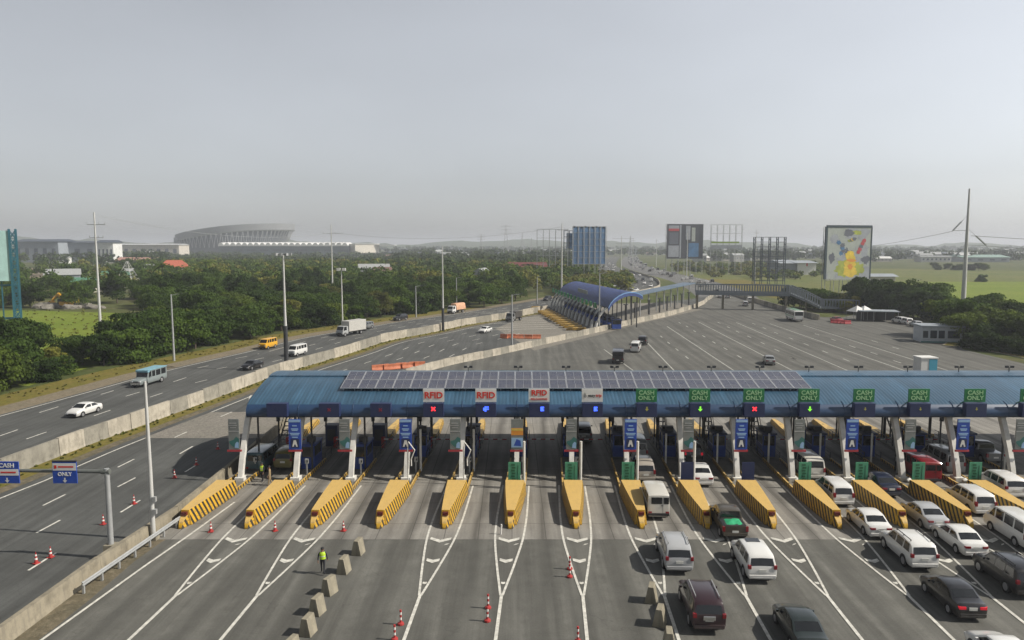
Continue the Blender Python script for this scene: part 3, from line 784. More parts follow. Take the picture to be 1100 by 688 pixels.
# ---- booths
def make_booth(front):
    t = thing('toll_booth', 'x', 'toll booth', group='toll booths under the canopy')
    mb = MB(); mb.box((0,0,.55),(1.25,2.3,1.1)); mb.build('body', M['blue_booth'] , t, bevel=.02)
    mb = MB()
    for s in (-1,1):
        for u in (-1,1): mb.box((s*.58,u*1.1,1.6),(.09,.09,1.0))
    mb.box((0,-1.1,2.12),(1.1,.08,.1)); mb.box((0,1.1,2.12),(1.1,.08,.1)); mb.build('frame', M['blue_booth'], t)
    mb = MB(); mb.box((0,0,1.6),(1.12,2.16,1.0)); mb.build('glazing_box', M['glass'], t)
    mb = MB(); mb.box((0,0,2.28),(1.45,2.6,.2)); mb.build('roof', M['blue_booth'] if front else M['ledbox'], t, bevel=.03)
    mb = MB(); mb.box((.1,-.3,2.62),(.7,.5,.46)); mb.box((-.3,.6,2.52),(.4,.6,.28)); mb.build('air_unit', M['dark'], t)
    return t
bf = make_booth(True); used = []
for i in (1,2): place(bf, used, LP(i,.05,15.2,.242), -SK, 'bright blue toll booth behind the column with the %s' % ('blue tall sign near the barrier' if i == 1 else 'pale poster, third from the barrier'))
br_ = make_booth(False); used = []
for i in list(range(3,15)):
    place(br_, used, LP(i,.05,19.2,.242), -SK, 'dark toll booth in the shade %s' % isname(i))
cab = MB(); cab.box((0,0,1.05),(1.25,1.0,2.1)); cab.box((0,-.02,2.16),(1.35,1.1,.12)); cab.box((0,-.51,1.2),(.9,.04,1.2),1)
c0 = cab.build('equipment_cabinet', [M['ledbox'], M['dark']], bevel=.02); tag(c0, 'x', 'cabinet', 'tall dark cabinets behind the booths'); used = []
for i in (1,2,4): place(c0, used, LP(i,0,22.3,.242), -SK, 'tall black cabinet on the %s' % ('second island from the barrier','third island from the barrier','island between the two plain RFID lanes')[(1,2,4).index(i)])
# dark steel stair and rails seen through the bays
def make_gantry():
    t = MB()
    for s in (-1,1):
        t.bar((s*.45,-2,.2),(s*.45,1.6,3.4),.09,.16); t.bar((s*.45,-2,1.2),(s*.45,1.6,4.4),.05,.05)
        for k in range(4): t.bar((s*.45,-2+k*1.2,.2+k*1.07),(s*.45,-2+k*1.2,1.2+k*1.07),.05,.05)
    for k in range(9): t.box((0,-1.9+k*.42,.35+k*.37),(.9,.28,.05))
    t.bar((-.45,1.6,3.4),(-.45,1.6,.2),.12,.12); t.bar((.45,1.6,3.4),(.45,1.6,.2),.12,.12)
    return t.build('steel_stair', M['dark'])
st = make_gantry(); tag(st, 'x', 'stair', 'black steel stairs behind the booths'); used = []
for i in (0,8,9,10,11,12,13): place(st, used, LP(i,0,23.3,.242), -SK, 'black steel stair under the roof %s' % isname(i))

# lift arms and card readers
def make_gate():
    t = thing('lift_arm', 'x', 'barrier gate', group='lift arms across the toll lanes')
    mb = MB(); mb.box((0,0,.55),(.34,.42,1.1)); mb.build('housing', M['cone'], t, bevel=.02)
    mb = MB()
    for k in range(6): mb.box((.35+.46*k,-.26,.95),(.46,.05,.11),k%2)
    mb.build('arm', [M['cone_w'],M['cone']], t); return t
gt = make_gate(); used = []
for i in range(14): place(gt, used, LP(i,.55,21.4,.242), -SK, 'red and white lift arm in the shade under the %s sign' % LSHORT[i])
rdm = MB(); rdm.bar((0,0,0),(0,0,1.1),.12,.12); rdm.box((.02,-.02,1.25),(.3,.26,.42)); rdm.box((.1,-.16,1.27),(.12,.02,.2),1)
rd0 = rdm.build('card_reader', [M['galv'],M['glass']]); tag(rd0, 'x', 'card reader', 'card readers on the islands'); used = []
for i in range(15): place(rd0, used, LP(i,.5,13.0 if i not in (1,2) else 12.4,.242), -SK, 'grey card reader post %s' % isname(i))
# ---- tall blue info signs, posters, green boards, poles
def info_sign():
    t = thing('info_sign', 'x', 'sign', group='tall blue signs on the columns')
    mb = MB(); mb.box((0,0,1.35),(1.06,.10,2.7)); mb.build('panel', M['blue_sign'], t)
    mb = MB(); mb.box((0,-.06,2.55),(1.0,.02,.22),0)
    for z, w in ((2.12,.40),(1.84,.62),(1.72,.5),(1.44,.86),(1.32,.7),(1.10,.5)): mb.box((0,-.06,z),(w,.02,.09),0)
    mb.box((0,-.058,.56),(.72,.02,.78),1)
    mb.add([(-.24,-.075,.26),(-.1,-.075,.84),(.1,-.075,.84),(.24,-.075,.26),(.1,-.075,.26),(.06,-.075,.45),(-.06,-.075,.45),(-.1,-.075,.26)], [(0,1,6,7),(1,2,5,6),(2,3,4,5)], 2)
    mb.build('legend', [M['skyblue'], M['ledbox'], M['white_sheet']], t)
    mb = MB(); mb.box((0,0,-.12),(1.2,.14,.16)); mb.build('ledge', M['red_dark'], t)
    return t
inf = info_sign(); used = []
nm = {1:'near the barrier, beside the blue booth',3:'beside the first RFID lane with the red cross',7:'beside the white logo sign lane',9:'beside the red-cross CASH ONLY lane',11:'just beyond the second green arrow',13:'beyond the red van, near the frame edge'}
for i in (1,3,7,9,11,13): place(inf, used, LP(i,(-.02 if i < 5 else .28),11.1,2.95)+Vector((0,-.1,0)), 0, 'tall blue sign with car symbol, %s' % nm[i])
def poster(kind):
    t = thing('poster_board', 'x', 'poster', group='pale posters on the columns')
    mb = MB()
    if kind == 0:
        mb.box((0,0,1.35),(.92,.09,2.7),0); mb.box((0,-.055,1.62),(.88,.02,.07),2)
        mb.add([(-.1,-.06,.25),(.46,-.06,.2),(.46,-.06,.95),(.2,-.06,1.15),(-.05,-.06,.85),(-.4,-.06,.75),(-.42,-.06,.6)], [(0,1,2,3,4,5,6)], 1)
        mb.add([(.05,-.07,.15),(.40,-.07,.12),(.42,-.07,.62),(.25,-.07,.7),(.1,-.07,.5)], [(0,1,2,3,4)], 3)
        for z,w in ((2.35,.6),(2.15,.75),(1.95,.5)): mb.box((-.05,-.06,z),(w,.02,.07),2)
        mats = [M['poster'], M['teal_print'], M['galv'], M['skyblue']]
    else:
        mb.box((0,0,1.35),(1.06,.09,2.7),0); mb.box((0,-.055,1.60),(1.04,.02,.62),1); mb.box((0,-.065,1.78),(1.04,.02,.18),3); mb.box((0,-.06,.62),(1.0,.02,.85),2)
        mb.add([(-.3,-.075,.35),(.35,-.075,.3),(.3,-.075,.8),(-.05,-.075,.95)], [(0,1,2,3)], 4)
        mats = [M['poster'], M['orange_p'], M['skyblue'], M['paint_y'], M['blue_sign']]
    mb.build('print', mats, t)
    mb = MB(); mb.box((0,0,-.12),(1.25,.14,.16)); mb.build('ledge', M['red_dark'], t)
    return t
po = poster(0); used = []
for i in (0,2,4,6,8,10,12,14):
    place(po, used, LP(i,(-.52 if i < 5 else -.05 if i < 7 else .50),11.1,2.95)+Vector((0,-.1,0)), 0, 'pale poster with teal print %s' % isname(i))
o = poster(1); o.location = LP(5,.05,11.1,2.95)+Vector((0,-.1,0)); o['label'] = 'white poster with orange band and blue picture on a column'
def board(dark):
    t = thing('notice_board', 'x', 'notice board', group='green boards standing behind the yellow islands')
    mb = MB(); mb.box((0,0,1.25),(1.06,.08,1.75)); mb.build('panel', M['ledbox'] if dark else M['green_board'], t)
    mb = MB()
    for s in (-1,1): mb.bar((s*.42,.03,0),(s*.42,.03,.5),.06)
    mb.build('leg', M['white'], t)
    if not dark:
        mb = MB()
        for k in range(6): mb.box((-.12+.05*(k%2),-.045,1.9-k*.25),(.32,.02,.17))
        mb.box((.28,-.045,1.2),(.05,.02,1.3)); mb.build('print_band', M['green_dark'], t)
    return t
bo = board(False); used = []
for i in (5,6,7,10,11,12,13,14): place(bo, used, LP(i,(-.1 if i < 8 else .45),9.1,.242), 0, 'pale green upright board behind island %s' % isname(i))
bk = board(True); used = []
for i in (8,9): place(bk, used, LP(i,(.1 if i == 8 else .45),9.1,.242), 0, 'black upright board behind island %s' % isname(i))
w_ = MB(); w_.tube([(0,0,0),(0,0,3.9)], .11, 10); wp = w_.build('marker_pole', M['white']); tag(wp, 'x', 'pole', 'white marker poles beside the toll lanes'); used = []
for i in (5,6,7,8): place(wp, used, LP(i,.72,9.3,.242), 0, 'slim white pole on island %s' % isname(i))
for i in (3,4): 
    o = place(wp, used, LP(i,.85,13.5,.242), 0, 'slim white pole in the shade, island %s' % isname(i))
for i in (8,9,10,11,12): place(wp, used, LP(i,-.65,15.8,.242), 0, 'short white pole by a dark booth, %s' % isname(i), (.8,.8,.74))
w_ = MB(); w_.tube([(0,0,0),(0,0,3.0),(.08,0,3.6),(.62,-.1,2.9),(.30,-.1,2.1),(.32,-.1,1.5)], .055, 8); wa = w_.build('bent_bracket', M['white']); tag(wa, 'x', 'bracket', 'white bent brackets by the RFID lanes'); used = []
for i in (3,4): place(wa, used, LP(i,.3,10.2,.242), 0, 'white bent arm bracket on island %s' % isname(i))
# bag by the column feet
sb = MB(); sb.tube([(-.25,0,.15),(0,0,.22),(.25,.05,.15)], [.12,.2,.1], 8); s0 = sb.build('sandbag', M['white'], smooth=60); tag(s0, 'x', 'sandbag', 'white bags at the column feet'); used = []
for i in (10,11,12,13): place(s0, used, LP(i,.28,10.2,.242), .3, 'small white bag at the column foot %s' % isname(i))
# ================================================================== vehicles
def paint(name, c, rough=.28, coat=.6):
    m, t = cmat('paint_'+name, rough, .5); t.bsdf.inputs['Coat Weight'].default_value = coat; t.bsdf.inputs['Coat Roughness'].default_value = .08
    o = t.obj(); z = t.sep(o)[2]; n = t.noise(o, 2.5, 5, .65)
    d = t.math('MULTIPLY', t.mapr(n,.35,.7,.3,1), t.mapr(z,.25,.75,.45,0))
    setc(t, t.mix(d, c, (.16,.14,.11))); return m
PT = {'white': paint('white',(.64,.64,.62)), 'cream': paint('cream',(.60,.585,.53)), 'silver': paint('silver',(.36,.37,.38),.3), 'beige': paint('beige',(.34,.31,.27),.3), 'black': paint('black',(.010,.010,.012)), 'maroon': paint('maroon',(.028,.012,.016)),
      'darkgreen': paint('deep_green',(.018,.026,.026)), 'bronze': paint('bronze',(.065,.056,.042)), 'navy': paint('navy',(.012,.018,.04)), 'red': paint('red',(.22,.012,.018)), 'yellow': paint('yellow',(.62,.33,.02)), 'grey': paint('grey',(.16,.165,.165)),
      'jeep': paint('jeep_steel',(.20,.23,.23)), 'lightgrey': paint('pale_grey',(.34,.35,.35)), 'olive': paint('olive',(.14,.12,.03)), 'teal': paint('deep_teal',(.02,.06,.08)), 'busg': paint('bus_green',(.10,.28,.12))}
TAIL = pmat('tail_lamp', (.22,.010,.016), .25, coat=.5); BRAKE = pmat('brake_lamp_lit', (.5,.01,.02), .3, emit=(1,.03,.06), estr=.22)
HEAD = pmat('headlamp', (.55,.56,.57), .15, 0, .6, .8); RIM = pmat('wheel_rim', (.38,.38,.39), .35, .6); PLATE = pmat('number_plate', (.62,.62,.58), .5)
CHROME = pmat('chrome', (.6,.6,.6), .2, .9); TRIM = pmat('black_trim', (.018,.018,.02), .6)

# each kind: L, W, floor, belt, roof, stations [(y, ztop, widthfactor)], ws=(base,top) stations, rg=(top,base) stations, side windows [(yb0,yt0,yt1,yb1)], wheel y's, radius
KIND = {
 'sedan': dict(L=4.45,W=1.74,fl=.24,belt=.94,roof=1.46,tuck=.78,
   st=[(-2.22,.62,.84),(-2.18,.86,.90),(-2.05,.99,.95),(-1.55,1.02,.985),(-.95,1.36,1),(-.55,1.44,1),(.05,1.46,1),(.42,1.42,1),(1.18,.99,1),(1.65,.91,.985),(2.02,.78,.94),(2.18,.62,.88),(2.22,.48,.82)],
   rg=(4,3),ws=(8,7),sw=[(-1.42,-.92,-.30,-.30),(-.22,-.22,.38,1.0)],wy=(-1.30,1.32),r=.315),
 'hatch': dict(L=3.9,W=1.70,fl=.24,belt=.95,roof=1.52,tuck=.8,
   st=[(-1.95,.60,.86),(-1.92,.98,.93),(-1.62,1.38,.97),(-1.35,1.48,1),(-.3,1.52,1),(.30,1.46,1),(1.08,1.0,1),(1.5,.92,.98),(1.8,.76,.93),(1.95,.5,.85)],
   rg=(2,1),ws=(6,5),sw=[(-1.45,-1.25,-.55,-.55),(-.47,-.47,.22,.85)],wy=(-1.2,1.22),r=.30),
 'mpv': dict(L=4.58,W=1.77,fl=.27,belt=1.02,roof=1.74,tuck=.78,
   st=[(-2.28,.66,.88),(-2.25,1.0,.95),(-2.06,1.55,.975),(-1.86,1.69,1),(-.8,1.74,1),(.35,1.72,1),(.62,1.66,1),(1.40,1.06,1),(1.85,.96,.98),(2.15,.80,.93),(2.28,.5,.86)],
   rg=(2,1),ws=(7,6),sw=[(-2.0,-1.85,-1.15,-1.15),(-1.07,-1.07,-.15,-.15),(-.07,-.07,.55,1.15)],wy=(-1.38,1.38),r=.33),
 'suv': dict(L=4.75,W=1.84,fl=.34,belt=1.14,roof=1.80,tuck=.80,
   st=[(-2.36,.74,.90),(-2.33,1.10,.95),(-2.12,1.60,.97),(-1.90,1.75,1),(-.8,1.80,1),(.2,1.79,1),(.55,1.72,1),(1.18,1.16,1),(1.75,1.10,.985),(2.18,.96,.94),(2.33,.72,.90),(2.37,.55,.86)],
   rg=(2,1),ws=(7,6),sw=[(-2.05,-1.88,-1.2,-1.2),(-1.12,-1.12,-.2,-.2),(-.12,-.12,.46,.98)],wy=(-1.40,1.42),r=.38),
 'van': dict(L=4.95,W=1.76,fl=.28,belt=1.16,roof=1.98,tuck=.85,
   st=[(-2.46,.6,.92),(-2.44,1.15,.96),(-2.34,1.82,.97),(-2.15,1.94,1),(-1,1.98,1),(.9,1.97,1),(1.25,1.90,1),(2.02,1.20,1),(2.28,1.06,.96),(2.42,.80,.92),(2.46,.5,.88)],
   rg=(2,1),ws=(7,6),sw=[(-2.25,-2.2,-1.2,-1.2),(-1.1,-1.1,-.05,-.05),(.05,.05,.95,.95),(1.05,1.05,1.2,1.75)],wy=(-1.45,1.38),r=.33),
 'boxvan': dict(L=4.5,W=1.72,fl=.34,belt=1.25,roof=2.05,tuck=.9,
   st=[(-2.25,.6,.95),(-2.24,1.25,.97),(-2.20,1.92,.98),(-2.10,2.02,1),(-1,2.05,1),(1.0,2.04,1),(1.35,1.94,1),(1.82,1.24,1),(2.18,1.10,.97),(2.25,.6,.92)],
   rg=(2,1),ws=(7,6),sw=[(-2.0,-2.0,-1.1,-1.1),(-1.0,-1.0,-.1,-.1),(0,0,.75,.75),(.85,.85,1.25,1.6)],wy=(-1.25,1.35),r=.31),
 'pickup': dict(L=5.1,W=1.80,fl=.40,belt=1.12,roof=1.74,tuck=.8,
   st=[(-2.53,.75,.95),(-2.51,1.12,.97),(-.92,1.13,1),(-.86,1.62,1),(-.62,1.71,1),(.15,1.74,1),(.50,1.67,1),(1.25,1.14,1),(1.9,1.06,.98),(2.40,.90,.93),(2.53,.58,.88)],
   rg=(3,2),ws=(7,6),sw=[(-.76,-.72,-.12,-.12),(-.04,-.04,.42,1.05)],wy=(-1.62,1.48),r=.37),
 'jeepney': dict(L=6.3,W=1.98,fl=.42,belt=1.22,roof=2.25,tuck=.97,
   st=[(-3.15,.8,.96),(-3.13,1.3,.98),(-3.10,2.18,1),(-2.9,2.25,1),(0,2.25,1),(1.32,2.22,1),(1.38,2.16,1),(1.62,1.28,.97),(1.72,1.2,.80),(2.85,1.12,.76),(3.1,.95,.74),(3.15,.6,.74)],
   rg=(2,1),ws=(7,6),sw=[(-2.9,-2.9,-1.7,-1.7),(-1.55,-1.55,-.4,-.4),(-.25,-.25,.55,.55),(.7,.7,1.3,1.42)],wy=(-1.75,2.15),r=.40),
 'bus': dict(L=9.6,W=2.48,fl=.45,belt=1.45,roof=3.05,tuck=.95,
   st=[(-4.8,.8,.96),(-4.79,1.5,.98),(-4.72,2.85,.99),(-4.5,3.02,1),(0,3.05,1),(4.3,3.03,1),(4.5,2.92,1),(4.74,1.45,.99),(4.80,.7,.96)],
   rg=(2,1),ws=(7,6),sw=[(-4.4+k*1.45,-4.4+k*1.45,-3.08+k*1.45,-3.08+k*1.45) for k in range(6)],wy=(-2.9,2.9),r=.48),
 'cab': dict(L=2.0,W=2.05,fl=.5,belt=1.35,roof=2.35,tuck=.92,
   st=[(-1.0,.7,.98),(-.98,1.4,1),(-.95,2.2,1),(-.8,2.33,1),(.2,2.35,1),(.5,2.25,1),(.86,1.38,1),(.97,1.1,.97),(1.0,.6,.95)],
   rg=None,ws=(6,5),sw=[(-.5,-.5,.38,.7)],wy=(.15,),r=.42),
}
def make_vehicle(kind, paintname, label, cat, name, detail=2, top=None, rails=False, spare=False, lit=False, sunroof=False, faceto=False, extras=None):
    K = KIND[kind]; t = thing(name, label, cat); pm = PT[paintname]
    W = K['W']/2; belt, roof, tk, fl = K['belt'], K['roof'], K['tuck'], K['fl']
    xb = W*.955
    def xs(z): 
        f = max(0,min(1.1,(z-belt)/(roof-belt))); return xb+(W*tk-xb)*f
    rows = []
    for (y, zt, wf) in K['st']:
        w = W*wf; z1 = min(fl+.20, zt-.1); z2 = min(belt-.26, zt-.14)
        if zt <= belt+.03: sh = (w*.985, zt-.09); e = (w*.90, zt-.025)
        else: sh = (xs(belt)*wf, belt); e = (xs(zt)*wf, zt-.025)
        half = [(w*.90,fl),(w*.985,z1),(w,z2),sh,(e[0],e[1]),(e[0]*.86,zt+.012),(e[0]*.45,zt+.03),(0,zt+.035)]
        rows.append([(x,y,z) for x,z in half]+[(-x,y,z) for x,z in half[-2::-1]])
    mb = MB(); mb.grid(rows)
    n = len(rows[0]); mb.f.append(tuple(range(n))); mb.m.append(0); b0 = (len(rows)-1)*n; mb.f.append(tuple(b0+j for j in range(n))[::-1]); mb.m.append(0)
    for i in range(len(rows)-1): mb.f.append((i*n,(i+1)*n,(i+1)*n+n-1,i*n+n-1)); mb.m.append(1)
    r = K['r']
    for wy in K['wy']:
        for s in (-1,1):
            pts = []
            for k in range(13):
                a = radians(-12+204*k/12); pts.append((s*(W+.006), wy+cos(a)*(r+.075), r+sin(a)*(r+.075)))
            mb.add(pts, [tuple(range(13))], 1)
    # lower dark trim and bumpers
    y0, y1 = K['st'][0][0], K['st'][-1][0]
    w0, w1 = W*K['st'][0][2], W*K['st'][-1][2]
    body = mb.build('body', [pm, TRIM], t, smooth=38)
    def surf_quad(i, j, f0, f1, inset, lift):        # patch on the sloped end of the cabin between two stations
        (ya,za,wa),(yb,zb,wb) = K['st'][i], K['st'][j]
        A = [Vector((xs(za)*wa,ya,za)),Vector((xs(zb)*wb,yb,zb))]
        d = A[1]-A[0]; nrm = Vector((0,-(zb-za),(yb-ya))).normalized()
        if nrm.z < 0: nrm = -nrm
        p = A[0]+d*f0; q = A[0]+d*f1
        o = nrm*lift; c = Vector((0,0,.02))
        x1, x2 = p.x-inset, q.x-inset
        return [(-x1,p.y+o.y,p.z+o.z+.006),(-x1*.5,p.y+o.y,p.z+o.z+.02),(0,p.y+o.y,p.z+o.z+.03),(x1*.5,p.y+o.y,p.z+o.z+.02),(x1,p.y+o.y,p.z+o.z+.006)], [(-x2,q.y+o.y,q.z+o.z+.006),(-x2*.5,q.y+o.y,q.z+o.z+.02),(0,q.y+o.y,q.z+o.z+.03),(x2*.5,q.y+o.y,q.z+o.z+.02),(x2,q.y+o.y,q.z+o.z+.006)]
    vert = kind in ('boxvan','bus','jeepney')
    i, j = K['ws']; mb = MB(); ra, rb = surf_quad(i, j, .06, .93, .09, .012); mb.grid([ra,rb]); mb.build('windscreen', M['glass'], t)
    if K['rg']:
        i, j = K['rg']; (ya,za,wa),(yb,zb,wb) = K['st'][i], K['st'][j]
        if kind == 'boxvan':
            mb = MB(); mb.box((-.16,-2.225,1.56),(.80,.05,.50)); mb.box((.56,-2.225,1.56),(.38,.05,.50)); mb.build('rear_window', M['glass'], t)
            mb = MB(); mb.box((.31,-2.245,1.25),(.02,.02,1.3)); mb.box((.24,-2.26,1.18),(.12,.04,.05)); mb.build('door_seam', TRIM, t)
        else:
            mb = MB(); ra, rb = surf_quad(i, j, .08, .92 if not vert else .85, .11, .012); mb.grid([ra,rb]); mb.build('rear_window', M['glass'], t)
    for (a0,a1,b1,b0_) in K['sw']:
        for s in (-1,1):
            zb_, zt_ = belt+.05, roof-.13
            if kind == 'bus': zb_, zt_ = belt+.15, roof-.5
            mb = MB(); mb.add([(s*(xs(zb_)+.008),a0+.03,zb_),(s*(xs(zt_)+.008),a1+.03,zt_),(s*(xs(zt_)+.008),b1-.02,zt_),(s*(xs(zb_)+.008),b0_-.03,zb_)], [(0,1,2,3)])
            mb.build('side_window', M['glass'], t)
    for wy in K['wy']:
        for s in (-1,1):
            wh = MB(); wh.tube([(s*(W-.20),wy,r),(s*(W+.012),wy,r)], r, 20); w_o = wh.build('wheel', M['black'], t, smooth=40)
            rm = MB(); rm.tube([(s*(W+.0),wy,r),(s*(W+.022),wy,r)], [r*.66,r*.60], 16); rm.build('rim', RIM, w_o, smooth=40)
    zl = {'sedan':.80,'hatch':.92,'mpv':1.0,'suv':1.08,'van':1.02,'boxvan':.66,'pickup':.92,'jeepney':.95,'bus':1.1,'cab':.8}[kind]
    yr = y0
    if kind != 'cab':
        for s in (-1,1):
            mb = MB()
            if kind == 'sedan': mb.box((s*(w0-.17),yr+.045,zl),(.36,.13,.15)); mb.box((s*(w0*1.07-.03),yr+.16,zl+.02),(.05,.24,.13))
            elif kind in ('boxvan','bus'): mb.box((s*(w0-.17),yr+.0,zl),(.26,.06,.15))
            elif kind == 'jeepney': mb.box((s*(w0-.16),yr-.0,zl),(.18,.06,.2))
            else: mb.box((s*(w0-.05),yr+.06,zl),(.20,.17,.36 if kind != 'suv' else .24)); 
            mb.build('tail_light', BRAKE if lit else TAIL, t, bevel=.015)
        mb = MB(); zp = {'sedan':.76,'suv':.86,'pickup':.72,'boxvan':.50}.get(kind,.74)
        mb.box((0,yr-.012,zp),(.44,.03,.17)); mb.build('number_plate', PLATE, t)
        mb = MB(); mb.box((0,yr+.02,fl+.16),(w0*1.96,.16,.20)); mb.box((0,yr-.04,fl+.10),(w0*1.5,.06,.07),1)
        mb.build('rear_bumper', [TRIM if kind in ('boxvan','jeepney','bus') else pm, TRIM], t, bevel=.03)
    zh = {'sedan':.53,'hatch':.58,'mpv':.62,'suv':.66,'van':.68,'boxvan':.80,'pickup':.70,'jeepney':.9,'bus':.95,'cab':.85}[kind]
    for s in (-1,1):
        mb = MB(); mb.box((s*(w1-.14),y1-.07,zh),(.34,.2,.16)); mb.build('headlight', HEAD, t, bevel=.02)
    mb = MB(); mb.box((0,y1-.0,zh-.06),(w1*1.0,.06,.18)); mb.box((0,y1-.02,fl+.12),(w1*1.8,.12,.2)); mb.build('grille', TRIM, t)
    ym = K['st'][K['ws'][0]][0]-.42
    for s in (-1,1):
        mb = MB(); mb.box((s*(W+.08),ym,belt+.09),(.16,.10,.13)); mb.build('wing_mirror', pm if kind not in ('cab','bus') else TRIM, t, bevel=.02)
    if rails:
        for s in (-1,1):
            mb = MB(); x = W*tk*.86; mb.bar((s*x,-1.75,roof+.09),(s*x,.25,roof+.09),.045,.04)
            for yy in (-1.7,-.75,.2): mb.bar((s*x,yy,roof+.0),(s*x,yy,roof+.09),.05)
            mb.build('roof_rail', TRIM if paintname not in ('maroon','silver') else M['galv'], t)
    if sunroof:
        mb = MB(); mb.box((0,.1,roof+.04),(.85,.62,.02)); mb.build('sunroof', M['glass'], t)
    if spare:
        mb = MB(); mb.box((-.02,y0-.06,.98),(.66,.10,.24)); mb.build('spare_cover', CHROME, t, bevel=.03)
    return t
def extra(t, name, mat, fn, bevel=0, smooth=None):
    mb = MB(); fn(mb); return mb.build(name, mat, t, bevel=bevel, smooth=smooth)
def add_bed(t, tarp=True):
    extra(t, 'cargo_bed', TRIM, lambda m: m.box((0,-1.72,1.15),(1.50,1.45,.03)))
    if tarp:
        def f(m):
            R = random.Random(2); rows = []
            for i in range(7):
                row = []
                for j in range(7):
                    x = -.60+1.20*i/6; y = -2.34+1.22*j/6
                    e = min(1, min(i,6-i,j,6-j)/1.6)
                    row.append((x,y,1.15+.10*e+R.uniform(-.08,.10)*e))
                rows.append(row)
            m.grid(rows)
        extra(t, 'tarpaulin', pmat('green_tarp', (.02,.30,.13), .55, var=.25, vscale=3), f, smooth=40)
def make_truck(paintcab, boxmat, label, boxlen=5.6, bw=2.3, bh=2.35, tarp=False):
    t = make_vehicle('cab', paintcab, label, 'truck', 'box_truck' if not tarp else 'cargo_truck')
    off = boxlen/2
    for ch in t.children: ch.location.y += off
    def box(m):
        if tarp:
            R = random.Random(4); rows = []
            for i in range(9):
                y = off-1.15-boxlen*i/8; row = []
                for j in range(11):
                    a = pi*j/10; x = -cos(a)*bw/2*(1 if .12 < j/10 < .88 else 1.0); z = 1.1+ (bh-.1)*min(1,sin(a)*1.35)+R.uniform(-.04,.04); row.append((x,y,z))
                rows.append(row)
            m.grid(rows); k = len(rows[0]); m.f.append(tuple(range(k))); m.m.append(0); m.f.append(tuple(8*k+j for j in range(k))); m.m.append(0)
        else:
            m.box((0,off-1.12-boxlen/2,1.0+bh/2),(bw,boxlen,bh))
    extra(t, 'tarpaulin' if tarp else 'cargo_box', boxmat, box, 0 if tarp else .04, 45 if tarp else None)
    extra(t, 'chassis', TRIM, lambda m: (m.box((0,off-1.1-boxlen/2,.82),(1.0,boxlen,.3)), m.box((0,off-1.1-boxlen+.05,.62),(bw*.95,.1,.2))))
    for s in (-1,1):
        for yy in (off-1.1-boxlen*.72,):
            mb = MB(); mb.tube([(s*.62,yy,.46),(s*1.08,yy,.46)], .46, 18); w_o = mb.build('wheel', M['black'], t, smooth=40)
            mb = MB(); mb.tube([(s*1.07,yy,.46),(s*1.10,yy,.46)], .26, 14); mb.build('rim', RIM, w_o)
    return t
GQ = 'vehicles queueing at the toll lanes'
def put(t, p, rz, group=None):
    t.location = (p.x,p.y,.03); t.rotation_euler = (0,0,rz)
    if group: t['group'] = group
    return t
def put_rear(t, kind, px, py, dyaw=0, z=0, group=GQ):      # rear bumper seen at a ground point; nose along the lane
    rz = -SK+radians(dyaw); p = G(px, py, KIND[kind]['fl']); L = KIND[kind]['L']
    d = Vector((-sin(rz), cos(rz), 0)); return put(t, p+d*(L/2), rz, group)
V = make_vehicle
put_rear(V('suv','maroon','dark maroon SUV with roof rails and silver spare wheel cover, passing the concrete blocks','SUV','parked_suv',rails=True,spare=True), 'suv', 762, 677, 0)
put_rear(V('suv','silver','silver wagon SUV with black roof rails between the white box van and the maroon SUV','SUV','silver_suv',rails=True), 'suv', 730, 613.5, 0)
put_rear(V('suv','white','white SUV with a glass sunroof behind the pickup with green tarpaulin','SUV','white_suv',sunroof=True), 'suv', 819, 623, 0)
put_rear(V('sedan','darkgreen','very dark grey sedan cut by the bottom frame edge, alone in its lane','sedan','dark_sedan'), 'sedan', 874, 704, 0)
t = put_rear(V('pickup','bronze','bronze pickup truck with crumpled green tarpaulin in its open bed','pickup','pickup_truck'), 'pickup', 790, 577, 0); add_bed(t)
put_rear(V('boxvan','cream','boxy off-white van with two small rear windows, behind the beige MPV','van','box_van'), 'boxvan', 707.5, 555.5, 0)
put_rear(V('mpv','beige','beige MPV half under the roof edge, right ahead of the boxy white van','MPV','beige_mpv'), 'mpv', 694, 516.5, 0)
put_rear(V('van','lightgrey','pale grey van under the roof ahead of the beige MPV','van','grey_van'), 'van', 686.5, 494, 0)
put_rear(V('suv','grey','grey SUV with sunlit roof far under the canopy in the white logo sign lane','SUV','grey_suv'), 'suv', 627, 474.5, 0)
put_rear(V('sedan','white','white sedan just leaving the shadow edge, in the first green-arrow cash lane','sedan','white_sedan'), 'sedan', 756.5, 521.5, 0)
put_rear(V('suv','black','black SUV with lit red brake lights deep in the canopy shade','SUV','black_suv',lit=True), 'suv', 745, 496.5, 0)
put_rear(V('van','cream','cream van with raised roof at the pale green board, ahead of another white van','van','cream_van'), 'van', 876, 514.5, 0)
put_rear(V('mpv','white','white minivan between two yellow islands, behind the cream van','minivan','white_minivan'), 'mpv', 906.5, 542.5, 0)
put_rear(V('sedan','navy','dark navy sedan beside the red van, under the roof edge','sedan','navy_sedan'), 'sedan', 958, 533, 0)
put_rear(V('sedan','white','white sedan at the tip of a yellow island, behind the navy sedan','sedan','white_sedan'), 'sedan', 946.5, 577.5, 0)
put_rear(V('sedan','silver','silver sedan between two yellow islands, behind the red van','sedan','silver_sedan'), 'sedan', 1008.5, 569.5, 0)
put_rear(V('suv','white','white SUV with red tail lights ahead of the black sedan','SUV','white_suv',rails=True), 'suv', 993.5, 610.5, 0)
put_rear(V('sedan','white','white sedan behind the silver sedan and ahead of the big black SUV','sedan','white_sedan'), 'sedan', 1049, 598, 0)
put_rear(V('mpv','white','white MPV squeezed between two yellow islands, near the white passenger van','MPV','white_mpv'), 'mpv', 1059, 552.5, 0)
